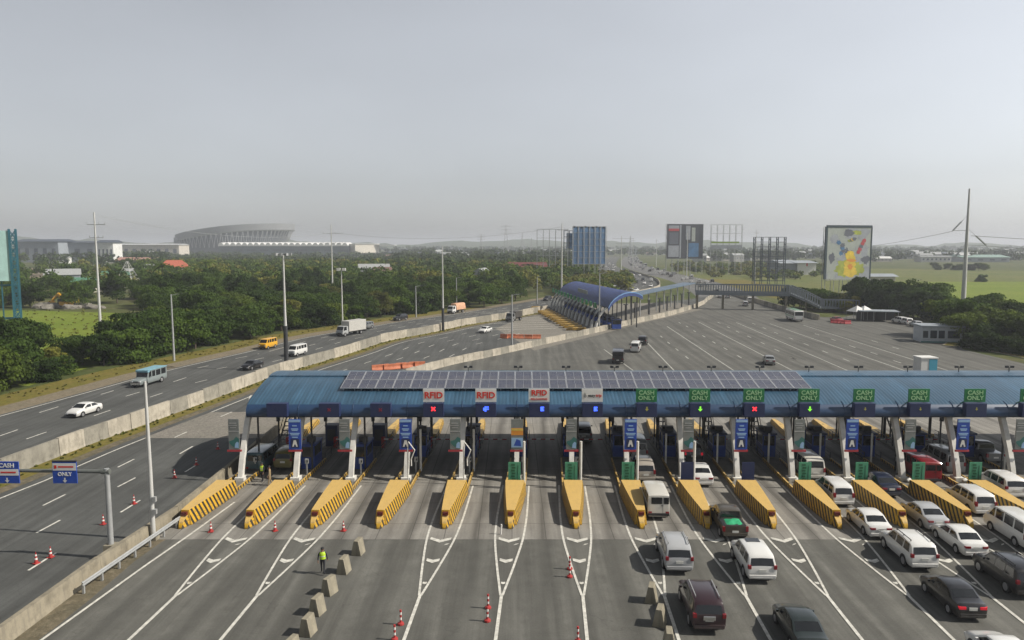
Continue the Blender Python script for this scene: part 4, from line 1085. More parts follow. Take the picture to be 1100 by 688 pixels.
put_rear(V('suv','white','white SUV at the column foot by the frame edge, under the last sign','SUV','white_suv'), 'suv', 1092, 534.5, 0)
put_rear(V('van','white','white passenger van with a row of black side windows, cut by the frame edge','van','passenger_van'), 'van', 1114, 590, 0)
put_rear(V('suv','black','big black SUV cut by the frame edge beside the black sedan','SUV','black_suv',rails=True), 'suv', 1108, 640, 0)
put_rear(V('sedan','black','shiny black sedan alone behind the white SUV with red tail lights','sedan','black_sedan',lit=True), 'sedan', 1045, 665, 0)
put_rear(V('sedan','white','white sedan of which only the roof shows at the bottom frame corner','sedan','white_sedan'), 'sedan', 1110, 741, 0)
put_rear(V('boxvan','red','dark red van under the roof beside a pale green board','van','red_van'), 'boxvan', 1001, 518, 0)
put_rear(V('van','lightgrey','long grey van in the shade between the red van and the grey pickup','van','grey_van'), 'van', 1027, 508, 0)
put_rear(V('pickup','grey','grey pickup in deep shade under the roof beyond the long grey van','pickup','grey_pickup'), 'pickup', 1070, 496, 0)
put_rear(V('suv','olive','olive yellow vehicle in the shade beside the blue booth','SUV','olive_suv'), 'suv', 303.5, 503, 0)
put_rear(V('boxvan','teal','dark teal van in the shade beside the concrete barrier','van','teal_van'), 'boxvan', 273, 507, 0)
# vehicles on the exit roads and beyond, nose towards the given ground point
def put_c(t, px, py, tx, ty, group=None):
    p, q = G(px,py), G(tx,ty); d = q-p; return put(t, p, atan2(-d.x, d.y), group)
GR = 'vehicles on the road beyond the median wall'
def along(L, p):                                       # heading of a line near a point
    i = min(range(1,len(L)-1), key=lambda k: (L[k]-p).length); d = (L[i-1]-L[i+1]).normalized(); return atan2(-d.x, d.y)
def put_l(t, px, py, L, group=None, rev=False):
    p = G(px,py); a = along(L, p); return put(t, p, a+(pi if rev else 0), group)
put_l(V('sedan','white','white sedan on the far road, nearest the frame corner','sedan','white_sedan'), 91, 445.5, MEDL, GR)
jp = put_l(V('jeepney','jeep','silver jeepney with a pale blue flat roof on the far road','jeepney','blue_jeepney'), 160, 413, MEDL, GR)
extra(jp, 'roof_panel', pmat('pale_blue_roof', (.17,.33,.40), .5, var=.15), lambda m: (m.box((0,-.85,2.30),(2.02,4.7,.10)), m.box((0,1.35,2.16),(1.95,.5,.28))), .03)
extra(jp, 'bumper_guard', CHROME, lambda m: m.box((0,3.2,.62),(1.5,.12,.35)))
put_l(V('sedan','black','black sedan beside the median wall, behind the jeepney','sedan','black_sedan'), 271, 396.5, MEDL, GR)
put_l(V('boxvan','yellow','bright yellow van with white front on the far road','van','yellow_van'), 288, 374.5, MEDL, GR)
put_l(V('boxvan','white','white passenger van beside the tall lamp mast','van','white_van'), 319.5, 382, MEDL, GR)
bt = make_truck('lightgrey', pmat('grey_box', (.42,.41,.38), .5, var=.08), 'grey box truck with large plain cargo box on the far road', 6.2); put_l(bt, 377, 360, MEDL, GR)
put_l(V('suv','grey','dark grey SUV right behind the grey box truck','SUV','grey_suv'), 393, 353.5, MEDL, GR)
put_l(V('suv','black','black SUV alone behind the box truck, by the grass','SUV','black_suv'), 430, 344.5, MEDL, GR)
tt = make_truck('white', pmat('faded_tarp', (.50,.28,.17), .7, var=.2), 'white truck carrying a faded orange tarpaulin load', 5.2, 2.3, 2.0, True); put_l(tt, 490, 336.5, MEDL, GR)
put_l(V('sedan','white','white car on the exit road between the concrete wall and the orange barriers','car','white_car'), 521.5, 357.5, MEDL, GR)
dk = make_truck('grey', pmat('dark_box', (.05,.045,.04), .6), 'small dark truck just out of the second toll plaza', 3.6, 2.0, 1.6); put_l(dk, 552, 345, MEDL, GR)
GP = 'vehicles crossing the open plaza beyond the canopy'
put_c(V('van','white','white van on the open plaza behind a dark car','van','white_van'), 683, 377.5, 700, 350, GP)
put_c(V('suv','black','dark car just ahead of the white van on the open plaza','car','dark_car'), 690.5, 370, 706, 345, GP)
put_c(V('jeepney','black','small dark jeep at the start of a lane line, seen over the ridge','jeep','dark_jeep'), 664, 389, 668, 360, GP); 
put_c(V('sedan','grey','dark grey car seen just above the roof ridge on the plaza','car','grey_car'), 826, 391, 800, 360, GP)
bs = put_c(V('bus','white','white and green bus on the plaza near the footbridge stairs','bus','plaza_bus'), 853, 344.5, 812, 329, GP)
extra(bs, 'roof_panel', PT['busg'], lambda m: m.box((0,0,3.1),(1.9,8.2,.06)))
for s in (-1,1): extra(bs, 'side_stripe', PT['busg'], lambda m: m.box((s*1.246,0,1.35),(.02,9.2,.22)))
put_c(V('sedan','silver','silver car under the far end of the footbridge','car','silver_car'), 773.5, 320, 768, 312, GP)
put_c(V('hatch','lightgrey','pale car beside the silver one under the footbridge','car','pale_car'), 781.5, 320.5, 776, 312, GP)
put_c(V('mpv','silver','silver minivan approaching the footbridge behind a small bus','minivan','silver_minivan'), 800.5, 329, 790, 318, GP)
put_c(V('boxvan','cream','small cream minibus by the dark roadside wall','minibus','cream_minibus'), 805, 325.5, 792, 316, GP)
put_c(V('boxvan','black','dark van beneath the middle of the footbridge','van','dark_van'), 770, 316, 764, 310, GP)
# parked by the guard house
GK = 'cars parked in the lay-by near the guard house'
put_c(V('suv','white','white car parked beside the long dark shed','car','parked_car'), 966, 347.5, 950, 344.8, GK)
put_c(V('mpv','white','white minivan parked in the middle of the lay-by trio','minivan','parked_minivan'), 972.5, 348.5, 957, 345.5, GK)
put_c(V('hatch','silver','silver car parked nearest the guard house','car','parked_car'), 983.5, 351, 968, 347.6, GK)
put_c(V('sedan','red','dark red car behind the red plastic barriers','car','red_car'), 899, 346.2, 912, 348.5, GK)
# far highway traffic: simple repeats of a few cars
R3 = random.Random(8); protos = []
for kd, pn, nm_ in (('sedan','white','car'),('suv','black','car'),('van','lightgrey','van'),('sedan','grey','car'),('boxvan','white','van'),('bus','lightgrey','bus')):
    protos.append([V(kd,pn,'x',nm_,'distant_'+nm_),[],nm_,pn])
def far_car(k, p, a, lab):
    q = protos[k]; o = place(q[0], q[1], (p.x,p.y,.02), a, lab); o['group'] = 'distant traffic on the highway'; return o
DESC = {0:'white car',1:'black car',2:'pale grey van',3:'dark grey car',4:'white van',5:'grey bus'}
lines = [offset_line(MEDL[iend+8:iend+240], d) for d in (-4,-8,-12,-16)]
for j, L in enumerate(lines):
    i = R3.randrange(4, 12)
    while i < len(L)-3:
        k = R3.choices(range(6),(4,3,2,3,2,1))[0]; d = (L[i-1]-L[i+1]).normalized()
        far_car(k, L[i], atan2(-d.x,d.y), '%s in the stream of oncoming traffic on the distant highway' % DESC[k]); i += R3.randrange(14, 34)
for d_ in (-6,-2,2,6):
    L = offset_line(rc, d_); i = R3.randrange(10, 20)
    while i < len(L)-3:
        k = R3.choices(range(6),(4,3,2,3,2,1))[0]; d = (L[i+1]-L[i-1]).normalized()
        far_car(k, L[i], atan2(-d.x,d.y), '%s driving away in the distance beyond the footbridge' % DESC[k]); i += R3.randrange(5, 13)
# ================================================================== street furniture
# front lamp pole, gantry, guard rail
p = G(165,580); t = thing('lamp_pole', 'tall plain grey pole in front of the low barrier, beside the guard rail', 'pole', (p.x,p.y,0))
mb = MB(); mb.tube([(0,0,0),(0,0,5),(-.05,0,11.4)], [.17,.14,.09], 12); mb.build('shaft', M['pole'], t, smooth=50)
mb = MB(); mb.box((0,0,.15),(.6,.6,.3)); mb.build('base', M['jersey'], t)
mb = MB()
for z in (2.1,3.0): mb.box((.24,-.1,z),(.26,.22,.34))
mb.build('control_box', M['galv'], t)
p = G(120,600); GY = p.y; t = thing('sign_gantry', 'grey cantilever gantry arm reaching over the exit road with two blue signs', 'sign gantry', (p.x,p.y,0))
HT = 6.05
mb = MB(); mb.tube([(0,0,0),(0,0,HT+.1)], [.19,.16], 12); mb.build('post', M['galv'], t, smooth=50)
mb = MB(); mb.tube([(.15,0,HT-.1),(-9.6,0,HT-.0)], [.13,.10], 10); mb.tube([(.2,0,HT-.1),(-.35,0,HT-.1)], .18, 10); mb.build('arm', M['galv_dark'], t, smooth=50)
mb = MB(); mb.box((0,0,.5),(.7,.7,1.0)); mb.build('footing', M['jersey'], t)
def lane_board(px, y, rows):
    c = AT(px, y, GY-.22); q = thing('lane_board', rows['label'], 'sign', (c.x, GY-.25, c.z), group='blue lane signs on the gantry')
    mb = MB(); mb.box((0,0,0),(1.58,.06,1.46)); mb.build('panel', M['blue_sign'], q)
    mb = MB(); w1, w0 = rows['white']; mb.box((0,-.035,(w0+w1)/2),(1.52,.02,w0-w1)); mb.box((.1,-.05,(w0+w1)/2),(1.0,.01,.10),1); mb.box((-.58,-.05,(w0+w1)/2),(.16,.01,.22),1); mb.build('white_band', [M['white_sheet'], M['red']], q)
    mb = MB(); text_geo(mb, rows['txt'], rows['ts'], Matrix.Translation((0,-.04,rows['tz'])) @ FACE, 0, 1.0, .008)
    arrow_down(mb, (0,-.05,-.52), .17, 0); mb.build('legend', M['white_sheet'], q)
    if rows.get('cap'):
        mb = MB(); mb.box((0,0,.76),(1.6,.1,.08)); mb.build('cap', M['dark'], q)
    for s in (-.4,.4):
        mb = MB(); mb.bar((s,.05,-.5),(s,.05,.5),.06,.05); mb.build('bracket', M['galv'], q)
lane_board(8, 507.5, dict(label='blue CASH sign with white band and arrow, cut by the frame edge', white=(-.20,.22), txt='CASH', ts=.40, tz=.46))
lane_board(70, 507.5, dict(label='blue sign with white top band and arrow, nearer the gantry post', white=(.14,.62), txt='ONLY', ts=.34, tz=-.12, cap=True))
A, B = G(89,640), G(193.6,566); t = thing('guard_rail', 'grey corrugated metal guard rail leading up to the first yellow island', 'guard rail', (A.x,A.y,0))
mb = MB(); d = (B-A); nrm = Vector((d.y,-d.x,0)).normalized(); P = [Vector((0,0,0)),d*.5,d]
prof = [(0,.52),(.06,.57),(.06,.62),(0,.67),(.06,.72),(.06,.77),(0,.82)]
mb.grid([[(q+nrm*e+Vector((0,0,z))) for e,z in prof] for q in P]); mb.grid([[(q+nrm*(e-.02)+Vector((0,0,z))) for e,z in prof] for q in P])
mb.add([(nrm*e+Vector((0,0,z))) for e,z in prof]+[(nrm*(e-.08)+Vector((0,0,z))) for e,z in prof[::-1]], [tuple(range(14))]); mb.build('beam', M['galv'], t)
for k in range(7):
    mb = MB(); q = d*(k/6.3+.02)-nrm*.09; mb.box((q.x,q.y,.38),(.12,.14,.76)); mb.build('post', M['galv'], t)
# cones and delineators
def make_cone():
    t = thing('traffic_cone', 'x', 'cone', group='red and white traffic cones')
    mb = MB(); mb.box((0,0,.03),(.42,.42,.06)); mb.build('base', M['cone'], t, bevel=.01)
    mb = MB(); zs = [.06,.30,.31,.44,.45,.58,.59,.72,.86,.90]
    rows = [[(r_*cos(2*pi*j/14), r_*sin(2*pi*j/14), z) for j in range(14)] for z in zs for r_ in (.155-.13*(z/.9),)]
    mb.grid(rows, closed=True, mif=lambda i,j: 1 if i in (2,6) else 0); mb.build('body', [M['cone'], M['cone_w']], t, smooth=40)
    return t
cn = make_cone(); used = []
for (x, y, l) in ((39,606,'cone on a lane dash near the low barrier, nearer the frame edge'),(54.5,599.5,'cone on a lane dash, nearer the gantry post'),(111,564,'cone standing just beside the gantry post'),(144,542,'cone on a lane dash right behind the gantry post'),
    (187.5,514,'cone on the exit road at the edge of the roof shadow'),(211,500,'cone inside the roof shadow on the exit road'),(234,483,'small cone deep in the roof shadow on the exit road'),
    (226.6,572,'cone in front of the lane between the first two yellow islands'),(295.5,571,'cone in front of the lane between the second and third yellow islands'),(369,571,'cone in front of the lane between the third and fourth yellow islands')):
    p = G(x,y); o = place(cn, used, (p.x,p.y,.035), R3.uniform(0,1.5), 'red and white '+l); o.scale = (.86,)*3
def make_del():
    t = thing('delineator', 'x', 'delineator', group='tall red and white delineator posts')
    mb = MB(); mb.tube([(0,0,0),(0,0,.12),(0,0,.18)], [.24,.22,.08], 12); mb.build('base', M['cone'], t)
    mb = MB(); rows = [[(.075*cos(2*pi*j/10), .075*sin(2*pi*j/10), z) for j in range(10)] for z in (.1,.35,.36,.55,.56,.75,.76,.95,.96,1.12)]
    mb.grid(rows, closed=True, mif=lambda i,j: 1 if i in (2,6) else 0); mb.f.append(tuple(len(rows)*10-10+j for j in range(10))); mb.m.append(0)
    mb.build('post', [M['cone'], M['cone_w']], t, smooth=40); return t
dl = make_del(); used = []
for (x, y, l) in ((524.3,654,'farther post at the fork tip below the blue-arrow RFID'),(523.6,668,'nearer post at the fork tip below the blue-arrow RFID'),(612,612,'farther post of the pair on the chevrons by the white logo lane'),(612,620.5,'nearer post of the pair on the chevrons by the white logo lane'),
    (620.7,690,'post on the line at the bottom frame edge'),(430.5,671.5,'farther post of the pair on a line near the concrete blocks'),(424,688,'nearer post of the pair on a line near the concrete blocks')):
    p = G(x,y); place(dl, used, (p.x,p.y,.035), 0, 'red and white '+l, (.8,.8,.74))
p = G(538,574.5); mb = MB(); mb.tube([(0,0,0),(.05,0,.75)], .06, 8); o = mb.build('marker_post', M['cone_w'], loc=(p.x,p.y,.02)); tag(o, 'short leaning white post in front of a yellow island nose', 'post')
# jersey blocks
def jersey():
    mb = MB(); pr = [(-.36,0),(-.34,.10),(-.16,1.02),(.16,1.02),(.34,.10),(.36,0)]
    R = random.Random(5); mb.prism(pr, -.42, .42, axis='y'); return mb.build('concrete_block', M['jersey'], bevel=.025)
jb = jersey(); tag(jb, 'x', 'concrete block', 'concrete blocks closing a lane'); used = []
seq = ('farthest','second farthest','middle','second nearest','nearest whole','cut-off last')
for k_, (x, y) in enumerate(((385,595),(369.5,615),(354,637.5),(341,659),(331,681),(313.5,706))):
    p = G(x,y); place(jb, used, (p.x,p.y,.012), radians(-17+R3.uniform(-7,7)), '%s concrete block in the row behind the walking guard' % seq[k_])
for k_, (x, y) in enumerate(((699.5,646),(708.5,671),(718.5,697))):
    p = G(x,y); place(jb, used, (p.x,p.y,.012), radians(-14+R3.uniform(-6,6)), '%s concrete block in the row beside the maroon SUV' % ('farthest','middle','nearest')[k_])
# orange water barriers
def obar():
    mb = MB(); pr = [(-.28,0),(-.28,.15),(-.12,.5),(-.10,.9),(.10,.9),(.12,.5),(.28,.15),(.28,0)]; mb.prism(pr, -.9, .9, axis='x')
    return mb
mb = MB(); mb.prism([(-.28,0),(-.28,.15),(-.12,.5),(-.10,.95),(.10,.95),(.12,.5),(.28,.15),(.28,0)], -.9, .9, axis='x'); ob = mb.build('water_barrier', M['orange'], bevel=.03)
tag(ob, 'x', 'plastic barrier', 'orange plastic barriers on the exit road'); used = []
def obrow(a, b, n, l):
    A, B = G(*a), G(*b); d = B-A
    for k in range(n):
        q = A.lerp(B, k/(n-1)); place(ob, used, (q.x+R3.uniform(-.2,.2),q.y+R3.uniform(-.5,.5),.03), atan2(d.y,d.x)+R3.uniform(-.25,.25), l)
obrow((404,398.5),(452,394.5), 8, 'orange plastic barrier in the row just beyond the roof ridge')
obrow((541,363.5),(576,364.5), 5, 'orange plastic barrier in the row before the second toll islands')
rbm = MB(); rbm.prism([(-.28,0),(-.28,.15),(-.12,.5),(-.10,.95),(.10,.95),(.12,.5),(.28,.15),(.28,0)], -.9, .9, axis='x'); rbo = rbm.build('water_barrier', M['red_dark'], bevel=.03); tag(rbo, 'x', 'plastic barrier', 'red plastic barriers near the stairs'); used = []
for k in range(5):
    q = G(896+k*3.6, 347.4+k*.25); place(rbo, used, (q.x,q.y,.03), R3.uniform(-.2,.2), 'red plastic barrier near the foot of the footbridge stairs')

# ================================================================== people
SKIN = pmat('skin', (.24,.13,.08), .6); HIVIS = pmat('hi_vis_vest', (.42,.62,.03), .6, emit=None); TROUS = pmat('dark_trousers', (.012,.013,.018), .8); SHIRT = pmat('dark_shirt', (.02,.022,.03), .8); KHAKI = pmat('khaki_cloth', (.30,.22,.12), .8); HAIR = pmat('dark_cap', (.012,.012,.014), .7)
def person(label, p, rz, pose, top, bottom, vest):
    t = thing('person', label, 'person', (p.x,p.y,.025), rz)
    J = dict(pel=(0,0,.95), ab=(0,.0,1.08), ch=(0,0,1.30), nk=(0,.0,1.47), hd0=(0,.02,1.53), hd1=(0,.03,1.62), hd2=(0,.02,1.70))
    Rr = dict(pel=.145, ab=.135, ch=.155, nk=.06, hd0=.075, hd1=.10, hd2=.075)
    E_ = [('pel','ab'),('ab','ch'),('ch','nk'),('nk','hd0'),('hd0','hd1'),('hd1','hd2')]
    for s, nme in ((-1,'l'),(1,'r')):
        a = pose['leg'][0 if s < 0 else 1]
        J['hip'+nme] = (s*.09,0,.90); Rr['hip'+nme] = .095
        J['kn'+nme] = (s*.10, a*.22+.03*abs(a), .50); Rr['kn'+nme] = .062
        J['an'+nme] = (s*.10, a*.40-(.08 if a < 0 else 0), .09+(.05 if a < 0 else 0)); Rr['an'+nme] = .045
        J['to'+nme] = (s*.11, a*.40+.15-(.08 if a < 0 else 0), .045); Rr['to'+nme] = .042
        E_ += [('pel','hip'+nme),('hip'+nme,'kn'+nme),('kn'+nme,'an'+nme),('an'+nme,'to'+nme)]
        b = pose['arm'][0 if s < 0 else 1]
        J['sh'+nme] = (s*.20,0,1.40); Rr['sh'+nme] = .066
        J['el'+nme] = (s*.27, b*.10-.02, 1.12); Rr['el'+nme] = .046
        J['wr'+nme] = (s*.28, b*.26+.05, .88+.05*abs(b)); Rr['wr'+nme] = .031
        J['pa'+nme] = (s*.28, b*.30+.06, .80+.05*abs(b)); Rr['pa'+nme] = .033
        E_ += [('ch','sh'+nme),('sh'+nme,'el'+nme),('el'+nme,'wr'+nme),('wr'+nme,'pa'+nme)]
        px_, py_, pz_ = J['pa'+nme]
        for f, (dx,dy,L) in enumerate(((0,.030,.075),(0,.010,.085),(0,-.010,.078),(0,-.030,.06))):
            J['f%d'%f+nme] = (px_-s*.006,py_+dy,pz_-.045); Rr['f%d'%f+nme] = .010
            J['g%d'%f+nme] = (px_-s*.022,py_+dy+.006,pz_-.045-L*.7); Rr['g%d'%f+nme] = .008
            E_ += [('pa'+nme,'f%d'%f+nme),('f%d'%f+nme,'g%d'%f+nme)]
        J['th'+nme] = (px_-s*.012,py_+.055,pz_-.03); Rr['th'+nme] = .010; E_.append(('pa'+nme,'th'+nme))
    J['ns'] = (0,.135,1.605); Rr['ns'] = .016; E_.append(('hd1','ns'))
    for s in (-1,1): J['ear%d'%s] = (s*.105,.01,1.615); Rr['ear%d'%s] = .018; E_.append(('hd1','ear%d'%s))
    keys = list(J); me = bpy.data.meshes.new('body'); me.from_pydata([J[k] for k in keys], [(keys.index(a),keys.index(b)) for a,b in E_], [])
    o = bpy.data.objects.new('body', me); COL.objects.link(o)
    sk = o.modifiers.new('skin','SKIN'); sk.use_smooth_shade = True
    for k, sv in zip(keys, me.skin_vertices[0].data): sv.radius = (Rr[k],Rr[k]*.82 if k in ('pel','ab','ch') else Rr[k]); sv.use_root = (k == 'pel')
    ss = o.modifiers.new('sub','SUBSURF'); ss.levels = 1; ss.render_levels = 1
    dg = bpy.context.evaluated_depsgraph_get(); nm = bpy.data.meshes.new_from_object(o.evaluated_get(dg))
    bpy.data.objects.remove(o)
    for m_ in (top, bottom, SKIN, HAIR): nm.materials.append(m_)
    for pl in nm.polygons:
        c = pl.center; pl.use_smooth = True
        hand = abs(c.x) > .22 and c.z < .93
        pl.material_index = 2 if (c.z > 1.46 or hand) else (3 if c.z < .09 else 1 if c.z < .96 else 0)
    b = bpy.data.objects.new('body', nm); COL.objects.link(b); b.parent = t
    mb = MB()
    rows = [[(.112*r_*cos(2*pi*j/16), .02+.125*r_*sin(2*pi*j/16), z) for j in range(16)] for z, r_ in ((1.63,1.0),(1.68,.98),(1.73,.78),(1.76,.3))]
    mb.grid(rows, closed=True); mb.f.append(tuple(48+j for j in range(16))); mb.m.append(0); mb.box((0,.16,1.645),(.16,.12,.015)); mb.build('cap', HAIR, t, smooth=50)
    if vest:
        mb = MB(); rows = []
        for z, rx, ry in ((1.0,.19,.15),(1.15,.185,.15),(1.30,.205,.165),(1.40,.20,.14),(1.46,.12,.10)):
            rows.append([(rx*cos(2*pi*j/18), ry*sin(2*pi*j/18), z) for j in range(18)])
        mb.grid(rows, closed=True); v = mb.build('vest', HIVIS, t, smooth=60)
        mb = MB(); rows = [[(rx*1.02*cos(2*pi*j/18), ry*1.02*sin(2*pi*j/18), z) for j in range(18)] for z, rx, ry in ((1.17,.187,.151),(1.22,.19,.155))]
        mb.grid(rows, closed=True); mb.build('reflective_band', M['white_sheet'], v)
    return t
person('guard walking away in a yellow-green vest and dark trousers beside the concrete blocks', G(347,617), .12, dict(leg=(.5,-.5), arm=(-.5,.5)), SHIRT, TROUS, True)
person('guard in a yellow-green vest standing at the second lane under the roof edge', G(282,518), 2.6, dict(leg=(.1,-.1), arm=(.3,.2)), SHIRT, TROUS, True)
person('person in khaki clothes standing at the second island tip, next to the vested guard', G(290,522), 1.9, dict(leg=(.3,-.3), arm=(.4,-.2)), KHAKI, KHAKI, False)

# ================================================================== lamps and utility poles
def mast(px, py, h, label, head, name='lamp_mast', cat='lamp', r=(.22,.11), lowdark=0):
    p = G(px,py); t = thing(name, label, cat, (p.x,p.y,0))
    mb = MB(); mb.tube([(0,0,lowdark),(0,0,h*.5),(0,0,h)], [r[0],(r[0]+r[1])/2,r[1]], 10); mb.build('shaft', M['pole'] if not head == 'thin' else M['galv'], t, smooth=50)
    if lowdark:
        mb = MB(); mb.tube([(0,0,0),(0,0,lowdark)], [r[0]*1.4,r[0]*1.3], 10); mb.build('sleeve', M['dark'], t)
    if head == 'ring':
        mb = MB(); mb.tube([(1.0*cos(a), 1.0*sin(a), h) for a in [2*pi*k/12 for k in range(13)]], .06, 6); mb.bar((-1,0,h),(1,0,h),.06); mb.bar((0,-1,h),(0,1,h),.06); mb.build('ring', M['dark'], t)
        for k in range(8):
            a = 2*pi*k/8; mb = MB(); mb.box((1.15*cos(a),1.15*sin(a),h+.05),(.5,.36,.4),rz=a); mb.build('floodlight', M['galv'], t)
    elif head == 'flood':
        mb = MB(); mb.bar((-1.0,0,h),(1.0,0,h),.08); mb.build('crossarm', M['galv'], t)
        for s in (-1,1): mb = MB(); mb.box((s*.7,-.1,h+.3),(.9,.5,.7)); mb.build('floodlight', M['white'], t)
    elif head == 'double':
        for s in (-1,1):
            mb = MB(); mb.tube([(0,0,h-.3),(s*.8,0,h),(s*2.0,0,h+.15)], .05, 6); a = mb.build('arm', M['galv'], t); mb = MB(); mb.box((s*2.3,0,h+.16),(.7,.26,.12)); mb.build('lamp_head', M['dark'], a)
    elif head == 'thin':
        mb = MB(); mb.tube([(0,0,h-.2),(.6,0,h),(1.5,0,h+.1)], .05, 6); a = mb.build('arm', M['galv'], t); mb = MB(); mb.box((1.7,0,h+.1),(.6,.24,.1)); mb.build('lamp_head', M['dark'], a)
    return t
mast(308,398.5,19.2,'tall lamp mast with a ring of floodlights and dark lower half by the median wall','ring',lowdark=7.5,r=(.26,.13))
mast(187,388,12.0,'street lamp on the grass verge in front of the dark trees, nearest the frame corner','thin')
mast(368,350,14.2,'white floodlight pole behind the grey box truck','flood')
mast(476,355.5,20.6,'tall pale mast with dark foot at the median wall near the tarpaulin truck','none',lowdark=5.5,r=(.24,.12))
mast(550,376,11.0,'thin grey lamp pole on the barrier just beyond the solar roof','thin')
mast(577,326.5,9.6,'thin lamp pole on the verge beside the second toll plaza','thin')
mast(490.5,331,10,'thin lamp pole by the trees above the tarpaulin truck','thin')
mast(643.5,356,14,'thin lamp pole at the near end of the blue arched roof','thin')
mast(981,336,10,'thin lamp pole in front of the hedge near the parked cars','thin')
mast(447,341,9,'thin lamp pole against the trees behind the black SUV','thin')
def upole(px, Y, h, label, arms=((-1.0,1.0),(-3.2,1.0)), r=(.33,.14), mat=None):
    X = AT(px, 300, Y).x; t = thing('utility_pole', label, 'utility pole', (X,Y,0))
    mb = MB(); mb.tube([(0,0,0),(0,0,h*.5),(0,0,h)], [r[0],(r[0]+r[1])/2,r[1]], 10); mb.build('shaft', mat or M['pole'], t, smooth=50)
    for dz, L in arms:
        mb = MB(); z = h+dz*h/28-.8; mb.bar((-L,0,z),(L*1.4,0,z),.13,.13)
        for x in (-L,L*.5,L*1.35): mb.tube([(x,0,z),(x,0,z+.45)], .06, 6)
        mb.build('crossarm', M['galv'], t)
    return t
upole(105, 158, 27.6, 'tall pale utility pole standing in front of the bright green field', ((-1.8,1.6),(-4.6,1.2)))
upole(357, 275, 28.2, 'tall grey utility pole in front of the scalloped stadium roof', ((-2.5,3.0),(-6,3.0)))
upole(603.3, 252, 28, 'white utility pole rising right behind the far end of the blue arched roof', ((-1.5,1.5),))
upole(667, 430, 26, 'utility pole with crossarms between the blue billboard and the highway bend', ((-1,5),(-4,3)))
upole(737.5, 480, 28.5, 'white pole in front of the dark picture billboard', ((-1,1.2),))
upole(704.5, 700, 26, 'thin distant pole beyond the highway bend, before the picture billboard', ((-1,1.5),))
upole(811, 395, 28.7, 'white pole at the edge of the dark steel billboard frame', ((-1,.8),), (.30,.10))
upole(679.5, 640, 26, 'faint distant pole over the far traffic', ((-1,1.5),))
# big steel pole at the right with diagonal insulator arms
X = AT(1035, 320, 235).x; t = thing('transmission_pole', 'huge tapering white transmission pole with slanted arms beside the green field', 'transmission pole', (X,235,0))
mb = MB(); mb.tube([(0,0,0),(-.1,0,19),(-.2,0,38.2)], [.78,.52,.25], 14); mb.build('shaft', M['pole'], t, smooth=50)
for (x0,z0,x1,z1,x2,z2) in ((-.1,30.2,-4.6,25.2,-.1,25.6),(-.1,26,6.1,20.6,-.1,21.0),(-.1,21.5,-3.6,16.8,-.1,16.5)):
    mb = MB(); mb.bar((x1,0,z1),(x0+(x1-x0)*.45,0,z0+(z1-z0)*.45),.45,.3); mb.tube([(x0+(x1-x0)*.45,0,z0+(z1-z0)*.45),(x0,0,z0)],.05,5); mb.bar((x1,0,z1),(x2,0,z2+(z1-z2)*.8),.16,.16); mb.build('insulator_arm', M['galv'], t)
def wire(pts, sag, label, name='power_line', r=.045):
    L = []
    for a, b in zip(pts, pts[1:]):
        a, b = Vector(a), Vector(b)
        for k in range(17):
            f = k/16; q = a.lerp(b, f); q.z -= sag*4*f*(1-f); L.append(q)
    o0 = L[0].copy(); mb = MB(); mb.tube([q-o0 for q in L], r, 5); o = mb.build(name, M['galv'], loc=o0); tag(o, label, 'power line')
wire([(210,520,18),(X-4.6,235,25.0)], 2.2, 'sagging power line reaching the huge white pole from afar', r=.07)
wire([(X+1.2,235,23.6),(X+170,150,24)], 4, 'upper power line leaving the huge white pole towards the frame edge', r=.08)
wire([(X+6.1,235,20.4),(X+175,150,20)], 4, 'lower power line leaving the huge white pole towards the frame edge', r=.08)
a_, b_, c_ = AT(105,232,158), AT(357,250,275), AT(603,244,252)
wire([a_,b_,c_], 3.0, 'thin power line strung between the three tall poles over the trees', r=.035)
# ================================================================== second toll plaza, footbridge
ax = (TB-TA).normalized(); cr = Vector((9.7,11,0)); LEN = (TB-TA).length; ORI = TA+ax*(-2)
t = thing('arched_canopy', 'deep blue arched toll roof on white curved legs beyond the main canopy', 'toll canopy', (ORI.x,ORI.y,0))
off = Vector((2.1,-3.0,0)); LEN2 = LEN+4
profA = [(0,5.9),(.06,6.9),(.16,7.75),(.30,8.5),(.46,9.0),(.62,9.15),(.78,9.0),(.92,8.55),(1.04,7.9)]
def rp(u, f, dz=0, s=0):
    q = off+ax*(LEN2*u)+cr*f[0]; return (q.x,q.y,f[1]*(1-.07*u)+dz)
mb = MB(); mb.grid([[rp(u,f) for f in profA] for u in np.linspace(0,1,9)]); mb.build('roof', M['roof2'], t, smooth=60)
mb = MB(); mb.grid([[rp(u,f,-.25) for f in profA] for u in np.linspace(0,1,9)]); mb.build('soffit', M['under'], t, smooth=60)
mb = MB()
for u in (0,1): mb.grid([[rp(u,f,.12) for f in profA],[rp(u,f,-.9) for f in profA]])
mb.build('gable_trim', M['roof2'], t)
mb = MB(); mb.grid([[rp(0,f,.15) for f in profA],[rp(0,f,-.14) for f in profA]]); mb.v = [(x-.02,y-.06,z) for x,y,z in mb.v]; mb.build('eave_strip', M['blue_sheet'], t)
def leg(u):
    b = off+ax*(LEN2*u)+Vector((-2.8,.4,0)); pts = []
    for f, z in ((0,.3),(.25,2.2),(.5,3.9),(.72,5.0),(.92,5.7)):
        q = b+(Vector((4.0,1.0,0)))*f**1.5*.8; pts.append((q.x,q.y,z))
    mb = MB(); mb.tube(pts, [.34,.32,.3,.27,.22], 8); return mb.build('leg', M['white'] if u < .03 else M['galv'], t, smooth=50)
for k in range(14): leg(.02+.96*k/13)
mb = MB()
for k in range(14):
    u = .02+.96*k/13; q = off+ax*(LEN2*u)+cr*.9; mb.tube([(q.x,q.y,0),(q.x,q.y,7.6)], .16, 6)
